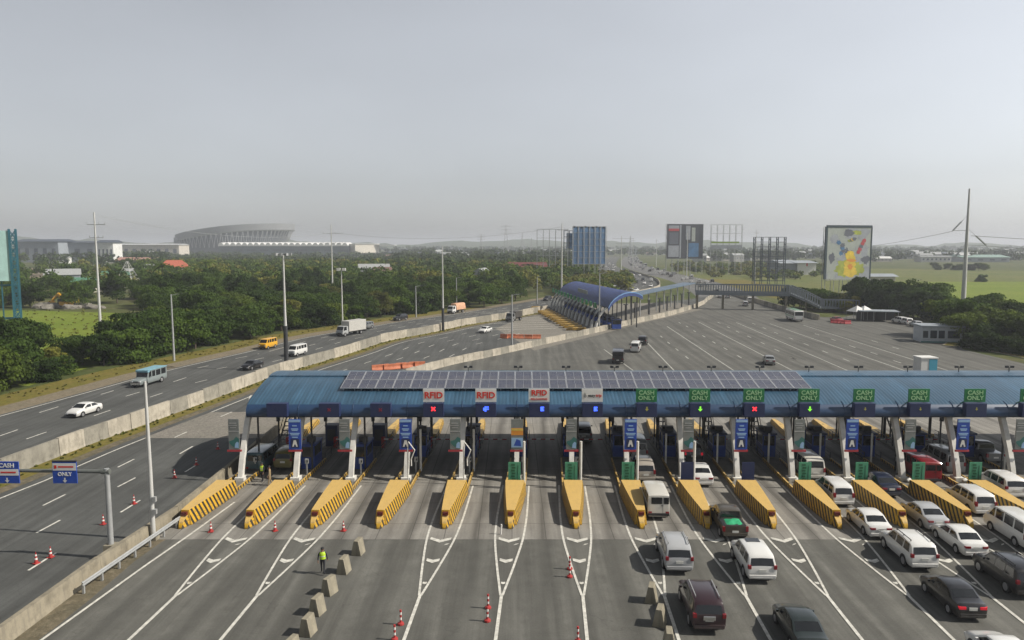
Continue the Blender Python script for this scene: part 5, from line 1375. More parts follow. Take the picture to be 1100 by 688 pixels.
mb.build('rear_post', M['dark'], t)
mb = MB()
for k in range(13):
    q = off+ax*(LEN2*(k+.7)/13.3)+Vector((-2.4,.6,0)); mb.box((q.x,q.y,6.2),(.3,2.0,1.2),rz=.1)
mb.build('sign_panel', M['green_sign'], t)
q = off+ax*(LEN2*.40)+Vector((-2.0,.6,0)); mb = MB(); mb.box((q.x+1.4,q.y,8.2),(.2,12,1.0),rz=.115); mb.build('name_panel', M['poster'], t)
# its islands and booths
def make_isl2():
    t2 = thing('toll_island', 'x', 'toll island', group='yellow islands of the second toll plaza')
    b = block_mesh(); b.build('crash_block', M['stripes'], t2)
    p = MB(); p.box((0,13,.12),(1.6,10,.24)); p.build('plinth', M['kerb_gray'], t2); return t2
i2 = make_isl2(); i2.scale = (.85,.62,.62); used = []; bb = make_booth(False); ub = []
for k in range(14):
    p = TA.lerp(TB, k/13)+Vector((-7.5,-.6,.03)); place(i2, used, p, radians(-83.5), 'small yellow striped island before the second toll roof, %s from its near end' % ORD[k])
    q = TA.lerp(TB, k/13)+Vector((5,1,.26)); place(bb, ub, q, radians(-83.5), 'dark booth under the blue arched roof')
bb['group'] = 'toll booths of the second plaza'
for o in list(COL.objects):
    if o.name.startswith('toll_booth') and o.get('label') == 'dark booth under the blue arched roof': o['group'] = 'toll booths of the second plaza'
# long flat blue walkway roof and posts
A, B = AT(686,320.5,207), AT(747,309.5,272)
t = thing('walkway_roof', 'long flat blue-grey walkway roof running from the arched roof to the footbridge', 'walkway', (A.x,A.y,0))
d = B-A; d2 = Vector((d.x,d.y,0)); nn = Vector((d2.y,-d2.x,0)).normalized()*-4.4; A.z = 7.0; B.z = 7.0
mb = MB(); P_ = [Vector((0,0,7.0)), Vector((d.x,d.y,7.0))]
mb.add([P_[0],P_[1],P_[1]+nn,P_[0]+nn]+[q-Vector((0,0,.35)) for q in (P_[0],P_[1],P_[1]+nn,P_[0]+nn)], [(0,1,2,3),(7,6,5,4),(0,4,5,1),(1,5,6,2),(2,6,7,3),(3,7,4,0)]); mb.build('roof', M['walk'], t)
for k in range(9):
    q = d2*(k/8.0)+nn*.5; mb = MB(); mb.tube([(q.x,q.y,0),(q.x,q.y,6.7)], .2, 8); mb.build('column', M['galv'], t)
post = MB(); post.bar((0,0,0),(0,0,4.4),.34,.34); post.bar((-.7,0,4.4),(.7,0,4.4),.4,.25); po_ = post.build('steel_post', M['dark']); tag(po_, 'x', 'post', 'dark T-topped posts along the curving barrier'); used = []
pbx = PBL[ia:]
for k_, (x, y) in enumerate(((677,344.5),(687,342),(702,338.5),(713,336.2),(721,334.2),(729,332.2),(736.5,330.2),(744,328),(752,325.5))):
    p = G(x,y)+Vector((-1.2,.6,0)); place(po_, used, (p.x,p.y,0), .6, 'dark T-topped steel post on the curving block barrier, %s from the arched roof' % ORD[k_])
# footbridge
A, B = AT(747,317,243), AT(848,317,236)
t = thing('footbridge', 'grey steel footbridge with lattice railings and a long stair descending on the grass side', 'footbridge', (A.x,A.y,0))
dk_ = Vector((B.x-A.x,B.y-A.y,0)); dl_ = dk_.length; u_ = dk_.normalized(); v_ = Vector((u_.y,-u_.x,0)); ZD = 5.4
def beam(a, b, w, h, nm, mat): 
    mb = MB(); mb.bar(a, b, w, h); return mb.build(nm, mat, t)
mb = MB(); mb.bar((0,0,ZD),(dk_.x,dk_.y,ZD),2.6,.35); mb.bar(v_*1.3+Vector((0,0,ZD-.4)),dk_+v_*1.3+Vector((0,0,ZD-.4)),.3,.8); mb.bar(-v_*1.3+Vector((0,0,ZD-.4)),dk_-v_*1.3+Vector((0,0,ZD-.4)),.3,.8); mb.build('deck', M['bridge'], t)
def railing(P, zoff, nm='railing'):
    mb = MB()
    for s in (-1,1):
        for a, b in zip(P, P[1:]):
            dd = b-a; n2 = Vector((dd.y,-dd.x,0)).normalized()*1.25*s
            for z in (.35,2.6): mb.bar(a+n2+Vector((0,0,z)), b+n2+Vector((0,0,z)), .16,.28)
            k = int(dd.length/.8)
            for i in range(k+1):
                q = a+dd*(i/k)+n2; mb.bar(q+Vector((0,0,.1)), q+Vector((0,0,2.6)), .24,.18)
    return mb.build(nm, M['bridge'], t)
railing([Vector((0,0,ZD)), dk_+Vector((0,0,ZD))], 0)
C1 = AT(866,324.5,232); C2 = AT(882,331.5,229); C3 = AT(922,331,226)
S0 = dk_+Vector((0,0,ZD)); rel = lambda q,z: Vector((q.x-A.x,q.y-A.y,z))
S1, S2, S3 = rel(C1,3.5), rel(C2,1.4), rel(C3,1.4)
mb = MB(); mb.bar(S0,S1,2.6,.4); mb.bar(S1,S2,2.6,.4); mb.build('stair', M['bridge'], t)
mb = MB(); mb.bar(S2,S3,2.6,.3); mb.build('ramp', M['bridge'], t); railing([S0,S1,S2,S3], 0, 'stair_railing')
for f in (.02,.30,.62,.97):
    q = dk_*f; mb = MB(); mb.box((q.x,q.y,ZD/2-.3),(.6,.6,ZD-.6)); mb.build('pier', M['jersey'], t)
q = S1; mb = MB(); mb.box((q.x,q.y,1.6),(.4,.4,3.2)); mb.build('pier', M['jersey'], t)

# ================================================================== billboards
def steel_frame(mb, w, h0, h1, nx, nz, depth=2.0, mat=0, r=.16, base=0):
    for i in range(nx+1):
        x = -w/2+w*i/nx
        for y in (0,depth): mb.bar((x,y,base),(x,y,h1),r,r,mat)
        for k in range(nz+1):
            z = h0+(h1-h0)*k/nz; mb.bar((x,0,z),(x,depth,z),r*.7,r*.7,mat)
            if k < nz: mb.bar((x,0,z),(x,depth,z+(h1-h0)/nz),r*.6,r*.6,mat)
    for k in range(nz+1):
        z = h0+(h1-h0)*k/nz
        for y in (0,depth): mb.bar((-w/2,y,z),(w/2,y,z),r*.8,r*.8,mat)
def billboard(x0, x1, ytop, ybot, Y, label, nx=5, nz=4, rz=0, name='billboard', cat='billboard', depth=2.0, mat=None, r=.2):
    a, b = AT(x0,ytop,Y), AT(x1,ybot,Y); w = abs(b.x-a.x); t = thing(name, label, cat, ((a.x+b.x)/2,Y,0), rz)
    mb = MB(); steel_frame(mb, w, b.z, a.z, nx, nz, depth, 0, r); mb.build('frame', mat or M['galv'], t)
    return t, w, b.z, a.z
M['bluegrey'] = pmat('dark_blue_steel', (.02,.04,.055), .6)
billboard(577,610,246.5,284,420,'empty grey steel billboard frame beside the white utility pole',5,4,r=.22)
t, w, z0, z1 = billboard(615.5,652,243.5,284,400,'big billboard seen from behind, faded blue sheet over a steel lattice',6,6,rz=radians(10),r=.16)
mb = MB(); mb.box((0,2.2,(z0+z1)/2),(w,.08,z1-z0)); mb.build('sheet', M['blue_sheet'], t)
mb = MB()
for k in range(9): mb.box((-w/2+w*(k+.5)/9,2.1,z1-.5+(.3 if k%3 == 0 else 0)),(1.1,.1,1.0))
mb.build('top_lamp', M['bluegrey'], t)
t, w, z0, z1 = billboard(606,617,248,281,430,'narrow blue billboard frame half hidden behind the big blue one',2,5,mat=M['bluegrey'],r=.3)
mb = MB(); mb.box((.8,2.2,(z0+z1)/2+3),(w*.75,.08,(z1-z0)*.5)); mb.build('sheet', M['blue_sheet'], t)
t, w, z0, z1 = billboard(716,755.5,241,278,520,'large dark picture billboard with a red header and pale vertical shapes',6,4,rz=radians(8),r=.22)
PR = {'d': pmat('print_dark', (.04,.045,.06), .6, var=.2, vscale=.3), 'g': pmat('print_grey', (.28,.30,.34), .6, var=.15, vscale=.4), 'm': pmat('print_mid', (.10,.11,.14), .6), 'b': pmat('print_blue', (.05,.14,.28), .6, var=.3, vscale=.4), 'y': pmat('print_yellow', (.62,.45,.04), .6, var=.2, vscale=.5), 'yl': pmat('print_lime', (.30,.34,.05), .6, var=.3, vscale=.5), 'r': pmat('print_red', (.40,.05,.06), .6), 'p': pmat('print_pale', (.33,.36,.34), .6, var=.1, vscale=.4)}
mb = MB(); mb.box((0,-.2,(z0+z1)/2),(w,.15,z1-z0),0)
H_ = z1-z0
def pr(mb, x0, x1, a0, a1, mi, y=-.30): mb.box((w*(x0+x1)/2,y,z0+H_*(a0+a1)/2),(w*(x1-x0),.02,H_*(a1-a0)),mi)
pr(mb,-.46,-.17,.84,.96,1); pr(mb,-.46,-.17,.80,.87,4,-.32); pr(mb,-.44,-.19,.42,.76,3); pr(mb,-.46,-.17,.05,.38,1); pr(mb,-.15,-.11,.02,.98,1)
pr(mb,.02,.14,.55,.95,1); pr(mb,.18,.28,.5,.9,5); pr(mb,.1,.38,.05,.45,2)
mb.build('print', [PR['d'],PR['g'],PR['b'],PR['m'],PR['r'],PR['p']], t)
t, w, z0, z1 = billboard(764.5,797,241.5,270,520,'bare billboard frame with one torn green strip across it',5,3,r=.18)
mb = MB(); mb.box((-1,-.2,z0+(z1-z0)*.33),(w*.9,.1,1.1)); mb.build('green_strip', pmat('strip_green', (.22,.32,.05), .6, var=.2), t)
mb = MB(); mb.box((0,-.2,z0+(z1-z0)*.16),(w,.1,2.6)); mb.build('pale_strip', PR['g'], t)
t, w, z0, z1 = billboard(811.5,843,255,302,390,'dark steel billboard scaffold with four thick uprights behind the footbridge',4,9,mat=M['bluegrey'],depth=3.0,r=.26)
mb = MB()
for k in range(5): mb.box((-w/2+w*k/4-.35,1.5,(z0+z1)/2),(.22,.3,z1-z0)); mb.box((-w/2+w*k/4+.35,1.5,(z0+z1)/2),(.22,.3,z1-z0))
mb.build('upright', M['bluegrey'], t)
t, w, z0, z1 = billboard(885,937,244,300,300,'colourful billboard with a yellow centre and pale background on thin legs',5,4,rz=radians(14),r=.18)
mb = MB(); H_ = z1-z0; mb.box((0,-.25,(z0+z1)/2),(w,.2,H_),0)
Rb = random.Random(14)
def splash(cx, cz, rx, rz_, mi, y, n=26, j=.28):
    ph = [1+j*Rb.uniform(-1,1) for _ in range(n)]
    mb.add([(w*(cx+rx*cos(2*pi*k/n)*ph[k]), y, z0+H_*(cz+rz_*sin(2*pi*k/n)*ph[k])) for k in range(n)]+[(w*cx,y,z0+H_*cz)], [(k,(k+1)%n,n) for k in range(n)], mi)
pr(mb,-.49,.49,.02,.11,1,-.37); pr(mb,-.46,-.30,.0,.20,6,-.375); pr(mb,.30,.49,.10,.24,1,-.375)
for k in range(34): splash(Rb.uniform(-.42,.42),Rb.uniform(.30,.95),Rb.uniform(.05,.14),Rb.uniform(.04,.10),Rb.choice((1,1,0,3,7)) if k > 20 else Rb.choice((1,1,0)),-.372-.0006*k)
splash(-.10,.20,.22,.15,3,-.395); splash(.18,.20,.16,.12,3,-.396)
for k in range(5): splash(.05+Rb.uniform(-.03,.03),.12+k*.085,.15-.012*k,.085,2,-.40-.003*k,20,.16)
splash(.05,.60,.085,.06,6,-.42,18,.15); splash(.04,.24,.06,.05,8,-.421); splash(.06,.36,.10,.03,8,-.422)
for k in range(5): splash(-.18+Rb.uniform(-.08,.06),.50+k*.05,.05,.045,(4,7,4,7,4)[k],-.41-.002*k)
for k in range(5): splash(.22+k*.03,.52+k*.055,.045,.04,(5,5,7,5,5)[k],-.41-.002*k)
for k in range(4): splash(.02+k*.03,.74+.01*k,.05,.03,(3,7,2,7)[k],-.415-.002*k)
mb.build('print', [PR['p'],PR['g'],PR['y'],PR['yl'],PR['b'],PR['r'],PR['p'],PR['m'],M['orange_p']], t)
mb = MB(); mb.box((0,-.2,z1+.2),(w*1.03,.6,.9)); mb.box((-w/2-.3,-.1,(z0+z1)/2),(.9,.7,H_)); mb.box((w/2+.2,-.1,(z0+z1)/2),(.5,.7,H_)); mb.build('edge_frame', M['bluegrey'], t)
mb = MB(); mb.box((0,-.5,z0-.3),(w*1.02,1.0,.15)); mb.build('catwalk', M['galv'], t)
# teal billboard cut by the left edge
a = AT(8,248,172); b = AT(-60,302,172); t = thing('billboard', 'teal billboard on a lattice tower cut by the frame edge', 'billboard', (a.x,172,0), radians(22))
mb = MB(); mb.box((-7.4,0,(a.z+b.z)/2),(15,.3,a.z-b.z)); mb.build('sheet', M['teal'], t)
mb = MB()
for (x, y) in ((.2,-.3),(1.5,-.3),(.2,.9),(1.5,.9)): mb.bar((x,y,0),(x,y,a.z+.4),.22,.22)
for k in range(13):
    z = k*1.85
    for y in (-.3,.9): mb.bar((.2,y,z),(1.5,y,z+1.85),.14,.14); mb.bar((1.5,y,z),(.2,y,z+1.85),.14,.14); mb.bar((.2,y,z),(1.5,y,z),.14,.14)
mb.build('tower', M['teal_steel'], t)
mb = MB(); mb.bar((-15,.8,3.8),(1,.8,3.8),.5,.5); mb.bar((-15,.8,b.z-1),(1,.8,b.z-1),.35,.35); 
for k in range(5): mb.bar((-14+k*3,.8,0),(-14+k*3,.8,b.z),.25,.25)
mb.build('lower_frame', M['teal_steel'], t)

# ================================================================== buildings
CREAM = pmat('cream_wall', (.50,.46,.40), .8, var=.1, vscale=.3); GREYW = pmat('grey_wall', (.26,.29,.32), .7, var=.12, vscale=.1); WHITEW = pmat('white_wall', (.62,.62,.60), .7, var=.08, vscale=.2)
# guard house and kiosk
a = G(990,368); t = thing('guard_house', 'low white guard house with dark windows at the edge of the trees', 'guard house', (a.x,a.y,0), radians(-9))
mb = MB(); mb.box((4.0,2.5,1.7),(8,5,3.4)); mb.build('wall', pmat('grey_white_wall', (.42,.45,.47), .7, var=.12), t)
mb = MB(); mb.box((4.0,2.4,3.5),(8.7,5.8,.3)); mb.build('roof', GREYW, t)
for (x,w_,h_) in ((.7,1.0,1.5),(2.3,1.3,1.7),(3.9,1.2,1.7),(6.3,2.4,1.6)):
    mb = MB(); mb.box((x,-.02,1.75),(w_,.1,h_)); f = mb.build('window', M['glass_b'], t); mb = MB(); mb.box((x,-.06,.86),(w_+.2,.14,.1)); mb.build('sill', WHITEW, f)
mb = MB(); mb.box((9.1,1.2,1.0),(1.6,.2,2.0)); mb.build('yard_wall', CREAM, t)
mb = MB(); mb.box((4,-.25,.15),(8.4,.4,.3)); mb.build('kerb', M['teal_print'], t)
t = thing('kiosk', 'small kiosk with pale roof and teal side just beyond the canopy', 'kiosk', (66.2,118,0), radians(2))
mb = MB(); mb.box((0,0,1.4),(2.6,2.2,2.8)); mb.build('wall', WHITEW, t)
mb = MB(); mb.box((.62,-1.12,1.4),(1.3,.06,2.7)); mb.build('door', pmat('teal_door', (.05,.28,.40), .5), t)
mb = MB(); mb.box((0,0,2.92),(2.8,2.4,.2)); mb.build('roof', WHITEW, t)
# tents, shed
tp = MB(); tp.add([(-2,-2,2.4),(2,-2,2.4),(2,2,2.4),(-2,2,2.4),(0,0,4.0)], [(0,1,4),(1,2,4),(2,3,4),(3,0,4)]); tn = thing('tent', 'x', 'tent', group='white peaked tents by the trees'); tp.build('canopy', M['white_sheet'], tn)
for x in (-1.9,1.9):
    for y in (-1.9,1.9): mb = MB(); mb.tube([(x,y,0),(x,y,2.4)], .05, 6); mb.build('leg', M['galv'], tn)
used = []
for (x, l) in ((925.5,'white peaked tent nearer the footbridge stair'),(933.5,'white peaked tent nearer the long shed')): p = G(x,345); place(tn, used, (p.x,p.y+3,0), .3, l)
p = G(952,347); t = thing('shed', 'long low dark shed with pale flat roof behind the parked cars', 'shed', (p.x,p.y+5,0), radians(-14))
mb = MB(); mb.box((0,0,2.8),(10,6,.2)); mb.build('roof', GREYW, t)
mb = MB(); mb.box((0,2.6,1.35),(9.6,.2,2.7)); mb.build('wall', M['dark'], t)
for x in (-4.6,-1.5,1.5,4.6): mb = MB(); mb.tube([(x,-2.6,0),(x,-2.6,2.7)], .07, 6); mb.build('post', M['galv'], t)
# arena
M['arena'] = pmat('arena_cladding', (.27,.28,.29), .6, var=.06, vscale=.02); M['arena_roof'] = pmat('arena_roof', (.42,.43,.43), .5); M['arena_dark'] = pmat('arena_glazing', (.085,.10,.125), .5)
Cx, Cy = AT(254,260,1640).x, 1640; t = thing('arena', 'huge oval arena with slanted silver roof rim and zigzag struts beyond the forest', 'arena', (Cx,Cy,0))
RX, RY = 126, 100; n = 72
def rim(a): return 50+13*sin(max(-pi/2,min(pi/2,(a_wrap(a))*.62)))
def a_wrap(a): return ((cos(a))*1.6)
def ell(a, f, z): return (RX*f*cos(a)+ (f-1)*20, RY*f*sin(a), z)
lo, mid, up = [], [], []
ring = [2*pi*k/n for k in range(n)]
zr = lambda a: 40+26*sin((cos(a)+1)/2*pi/2)
wf = lambda a: .955-.13*max(0,cos(a))**1.5
mb = MB(); mb.grid([[ell(a,wf(a)-.03,0) for a in ring],[ell(a,wf(a)+.0+.10*max(0,cos(a))**1.5,zr(a)-10) for a in ring]], closed=True); mb.build('glass_wall', M['arena_dark'], t)
mb = MB(); mb.grid([[ell(a,.985,zr(a)-14.5) for a in ring],[ell(a,1.0,zr(a)-6) for a in ring],[ell(a,1.01,zr(a)-.5) for a in ring],[ell(a,.93,zr(a)) for a in ring],[ell(a,.5,zr(a)-9) for a in ring]], closed=True); mb.build('roof_rim', M['arena'], t, smooth=50)
mb = MB(); mb.grid([[ell(a,.992,zr(a)-15.4) for a in ring],[ell(a,1.004,zr(a)-13.6) for a in ring]], closed=True); mb.build('rim_band', M['arena_roof'], t)
mb = MB()
for k in range(0,n):
    a0, a1 = ring[k], ring[(k+1)%n]
    am = a0+pi/n; p, q, r_ = ell(a0,wf(a0)+.01,14), ell(am,.985,zr(am)-12), ell(a0+2*pi/n,wf(a1)+.01,14); mb.bar(p,q,.75,.75); mb.bar(q,r_,.75,.75)
mb.build('strut', M['arena_roof'], t)
mb = MB(); mb.box((-104,-46,18),(16,20,36)); mb.build('tower', M['arena'], t)
# stadium with scalloped roof
a, b = AT(235,262,1350), AT(374,263,1350); t = thing('stadium', 'long low stadium with white scalloped roof edge in front of the arena', 'stadium', (a.x,1350,0)); w = b.x-a.x
mb = MB(); mb.box((w/2,20,9),(w,40,18)); mb.build('wall', pmat('stadium_wall', (.11,.15,.17), .6, var=.15, vscale=.03), t)
mb = MB(); n_ = 22
for k in range(n_):
    x0 = w*k/n_; x1 = w*(k+1)/n_; rows = []
    for j in range(9):
        f = j/8; x = x0+(x1-x0)*f; z = 19.2+5.2*sin(pi*f)**.7; rows.append([(x,-4,z),(x,40,z+1)])
    mb.grid(rows); mb.add([(r[0]) for r in rows]+[(x1,-4,18.2),(x0,-4,18.2)], [tuple(range(11))])
mb.build('scalloped_roof', M['white_sheet'], t)
mb = MB()
for k in range(10): mb.box((w*(k*.1+.05),-.3,11),(w*.07,.3,2.6))
mb.build('window_band', M['arena_dark'], t)
mb = MB(); mb.box((w+26,15,13),(46,30,17),0,None,radians(32)); mb.build('white_block', pmat('ivory_wall', (.66,.62,.54), .7), t)
mb = MB(); mb.box((w+26,15,22.0),(48,32,1.0),0,None,radians(32)); mb.box((w+62,24,20),(40,30,1.2));mb.box((w+26,12,3),(44,28,6),1); mb.build('end_roof', [M['white_sheet'], CREAM], t)
# long grey buildings at far left
def hall(x0, x1, ytop, Y, label, rise=3, wallm=None, roofm=None, depth=40, win=6, name='warehouse'):
    a, b = AT(x0,ytop,Y), AT(x1,ytop,Y); w = b.x-a.x; h = a.z; t = thing(name, label, 'building', (a.x,Y,0))
    h = max(h,4); mb = MB(); mb.box((w/2,depth/2,(h-rise)/2),(w,depth,h-rise)); mb.build('wall', wallm or GREYW, t)
    mb = MB(); mb.prism([(-1.5,h-rise),(depth/2,h),(depth+1.5,h-rise),(depth/2,h-rise-.01)], -1.5, w+1.5, axis='x'); mb.build('roof', roofm or M['bluegrey'], t)
    for k in range(win):
        mb = MB(); mb.box((w*(k+.5)/win,-.1,(h-rise)*.5),(w*.35/win*1.2,.3,(h-rise)*.35)); mb.build('window', M['arena_dark'], t)
    return t
ROOFG = pmat('grey_blue_roof', (.06,.075,.10), .6, var=.1, vscale=.05)
hall(14,62,257,880,'long grey hall with dark blue roof next to the teal billboard',3,None,ROOFG,win=5)
hall(62,103,259,900,'long grey hall with dark doorway beside the tall pale pole',2,None,ROOFG,win=3)
hall(104,121,258,850,'white fronted block with gabled dark roof right of the tall pole',3,WHITEW,ROOFG,depth=20,win=4)
hall(122,192,262,1250,'wide pale building on the horizon before the arena',2,CREAM,M['arena_roof'],win=8)
hall(840,857,280,520,'grey half of the warehouse behind the steel scaffold',2,pmat('steel_grey_wall', (.20,.23,.25), .7),GREYW,depth=30,win=0)
t = hall(857,877,280.5,518,'white warehouse wall with a small red mark beside the colourful billboard',1.5,WHITEW,GREYW,depth=30,win=0)
mb = MB(); mb.box((6.5,-.1,7),(.9,.2,2.0)); mb.build('wall_mark', M['red'], t)
hall(936,962,297,430,'pale low sheds beyond the colourful billboard',1.5,CREAM,GREYW,depth=12,win=0)
# houses
def house(px, py, w, d, h, rh, wm, rm, label, rz=0, hip=False):
    p = G(px,py); t = thing('house', label, 'house', (p.x,p.y,0), rz)
    mb = MB(); mb.box((0,0,h/2),(w,d,h)); wl = mb.build('wall', wm, t)
    mb = MB(); e = .6
    if hip: mb.add([(-w/2-e,-d/2-e,h),(w/2+e,-d/2-e,h),(w/2+e,d/2+e,h),(-w/2-e,d/2+e,h),(-w/4,0,h+rh),(w/4,0,h+rh)], [(0,1,5,4),(1,2,5),(2,3,4,5),(3,0,4),(3,2,1,0)])
    else: mb.prism([(-d/2-e,h-.1),(0,h+rh),(d/2+e,h-.1),(0,h-.15)], -w/2-e, w/2+e, axis='x')
    mb.build('roof', rm, t)
    k = max(2, int(w/4))
    for i in range(k):
        mb = MB(); mb.box((-w/2+w*(i+.5)/k,-d/2-.03,h*.55),(1.3,.12,1.2)); mb.build('window', M['glass_b'], t)
    return t
RED = pmat('red_tile_roof', (.24,.055,.035), .8, var=.2, vscale=.5); RUST = pmat('rusty_roof', (.16,.10,.08), .8, var=.25, vscale=.5); GRN = pmat('green_metal_roof', (.08,.20,.13), .6, var=.1); GRR = pmat('grey_metal_roof', (.30,.31,.31), .6, var=.15)
house(565,300,24,12,7,3.2,CREAM,pmat('maroon_roof', (.13,.03,.03), .7, var=.15),'long house with dark red roof among the trees before the empty frame', .1)
house(518,309,12,10,6.5,3,pmat('pink_wall', (.45,.33,.27), .8),GRR,'house with pinkish gable wall and grey roof rising out of the trees', 1.35)
house(86,314,14,10,4,2.5,CREAM,GRN,'house with green metal roof near the bright green field', .1)
house(68,305,16,12,5,3,GREYW,GRR,'grey roofed house behind the green roofed one', .5)
house(128,303,18,10,4,2,GREYW,GRN,'low green roofed shed before the lattice tower', 0)
house(143,300,9,8,4.5,2,WHITEW,GRR,'small white house at the foot of the lattice tower', .3)
house(188,302,16,12,8,4,CREAM,pmat('orange_red_roof', (.36,.10,.06), .8, var=.15),'house with bright orange-red roof standing above the dark trees', .4, True)
house(167,300,12,10,7,2,WHITEW,GRR,'pale house left of the orange roofed one, half hidden in trees', .1)
house(402,304,16,9,8,2.4,WHITEW,GRR,'white house in the trees below the stadium end', .2)
house(411,305,9,9,7,2,RUST,RUST,'small rust coloured house beside the white one in the trees', .2)
house(60,284,26,14,7,2,WHITEW,GRR,'white roofed row before the long grey hall', 0)
house(152,288,38,16,7,2.5,RUST,pmat('salmon_roof', (.36,.20,.16), .8, var=.2),'wide salmon roofed houses right of the lattice tower', 0)
# town beyond: many small houses
R6 = random.Random(21); tw = [pmat('town_wall_a', (.30,.30,.29), .8), pmat('town_wall_b', (.18,.19,.20), .8), pmat('town_wall_c', (.36,.33,.30), .8)]; tr = [GRR, ROOFG, RUST, ROOFG, M['arena_roof'], M['white_sheet']]
protoh = []
for k in range(8):
    w = R6.uniform(9,20); d = R6.uniform(8,12); h = R6.uniform(4,8)
    t = thing('house', 'small house in the hazy town near the horizon', 'house', group='houses of the distant town')
    mb = MB(); mb.box((0,0,h/2),(w,d,h)); mb.build('wall', tw[k%3], t)
    mb = MB(); mb.prism([(-d/2-.6,h-.1),(0,h+R6.uniform(1.5,4)),(d/2+.6,h-.1),(0,h-.15)], -w/2-.6, w/2+.6, axis='x'); mb.build('roof', tr[k%6], t)
    mb = MB()
    for q in range(4): mb.box((-w/2+w*(q+.5)/4,-d/2-.05,h*.55),(w*.1,.2,h*.25))
    mb.build('window_row', M['arena_dark'], t)
    protoh.append([t,[]])
hcount = 0
while hcount < 240:
    px = R6.uniform(-40,1140); Y = R6.choice((R6.uniform(620,1100),R6.uniform(800,2300)))
    if 190 < px < 420 and Y > 700: continue
    if 640 < px < 740 and Y < 1400: continue
    if px < 160 and Y < 950: continue
    if Y < 900: continue
    X = (px-550)/800*Y; q = protoh[R6.randrange(8)]
    place(q[0], q[1], (X,Y,0), R6.uniform(-.5,.5)); hcount += 1
# big green shed and grey school on the right horizon
hall(1035,1085,274,900,'long pale green roofed hall in the town beside the huge white pole',3,GREYW,pmat('pale_green_roof', (.20,.30,.26), .6),depth=40,win=4)
hall(990,1022,275,900,'three-storey pale school block in the town near the huge white pole',1,pmat('pale_wall', (.48,.48,.46), .8),GRR,depth=16,win=7,name='school')
# lattice towers
def lattice(px, Y, ztop, wb, label, mat=None, arms=False):
    X = AT(px,270,Y).x; t = thing('lattice_tower', label, 'lattice tower', (X,Y,0)); mb = MB(); n = 9; r = .22*Y/700
    wd = lambda z: wb*(1-z/ztop)*.92+.5
    for i in range(n):
        z0, z1 = ztop*i/n, ztop*(i+1)/n; a, b = wd(z0)/2, wd(z1)/2
        for (sx, sy) in ((-1,-1),(1,-1),(1,1),(-1,1)):
            mb.bar((sx*a,sy*a,z0),(sx*b,sy*b,z1),r,r)
        for s in (-1,1):
            mb.bar((-a,s*a,z0),(b,s*b,z1),r*.6); mb.bar((a,s*a,z0),(-b,s*b,z1),r*.6); mb.bar((s*a,-a,z0),(s*b,b,z1),r*.6)
    if arms:
        for f in (.75,.85,.95): mb.bar((-wb*.9,0,ztop*f),(wb*.9,0,ztop*f),r,r)
    mb.build('frame', mat or M['galv'], t)
lattice(136,330,27-13.5,11,'short broad steel lattice tower among the houses near the salmon roofs', M['pole'])
lattice(543.5,1100,50,9,'slim lattice transmission tower on the horizon, right one of the two tallest', M['galv'], True)
lattice(517,1500,42,9,'faint slim transmission tower farther left on the horizon', M['galv'], True)
lattice(561,1500,44,8,'faint lattice tower between the slim tower and the empty frame', M['galv'])
lattice(571,1300,32,6,'small faint lattice mast just before the empty billboard frame', M['galv'])
lattice(677,1300,36,6,'small faint lattice mast over the far traffic', M['galv'])
# excavators by the field: two yellow machines
def digger(px, py, label, rz):
    p = G(px,py); t = thing('excavator', label, 'excavator', (p.x,p.y,0), rz); YEL = PT['yellow']
    for s in (-1,1): mb = MB(); mb.box((s*1.1,0,.5),(.7,4.2,.9)); mb.build('track', TRIM, t, bevel=.1)
    mb = MB(); mb.box((0,-.6,1.7),(2.8,3.2,1.3)); mb.build('body', YEL, t, bevel=.1); mb = MB(); mb.box((-.8,.9,2.3),(1.1,1.5,1.7)); mb.build('cab', M['glass_b'], t, bevel=.06)
    mb = MB(); mb.bar((.4,1,2),(.4,3.6,4.6),.5,.5); mb.bar((.4,3.6,4.6),(.4,6.0,2.2),.4,.4); mb.box((.4,6.2,1.6),(1.2,.9,1.1)); mb.build('arm', YEL, t)
digger(70,331.5,'yellow excavator at the back edge of the bright green field', 1.2)
digger(76,329,'second yellow excavator just behind the first', 2.6)
R7 = random.Random(31)
rk = MB(); bmx = bmesh.new(); bmesh.ops.create_icosphere(bmx, subdivisions=2, radius=1)
for v in bmx.verts: v.co *= R7.uniform(.8,1.2)
rme = bpy.data.meshes.new('rubble_pile'); bmx.to_mesh(rme); bmx.free(); rme.materials.append(M['pad_plain']); rb_ = bpy.data.objects.new('rubble_pile', rme); COL.objects.link(rb_); tag(rb_, 'x', 'rubble pile', 'rubble piles at the back of the field'); used = []
for k in range(14):
    p = G(42+k*4.6, 331+R7.uniform(-1.2,1.2)); o = place(rb_, used, (p.x,p.y,.3), R7.uniform(0,3), 'pale rubble pile at the back edge of the bright green field', (R7.uniform(2,3.5),R7.uniform(2,3),R7.uniform(.8,1.7)))
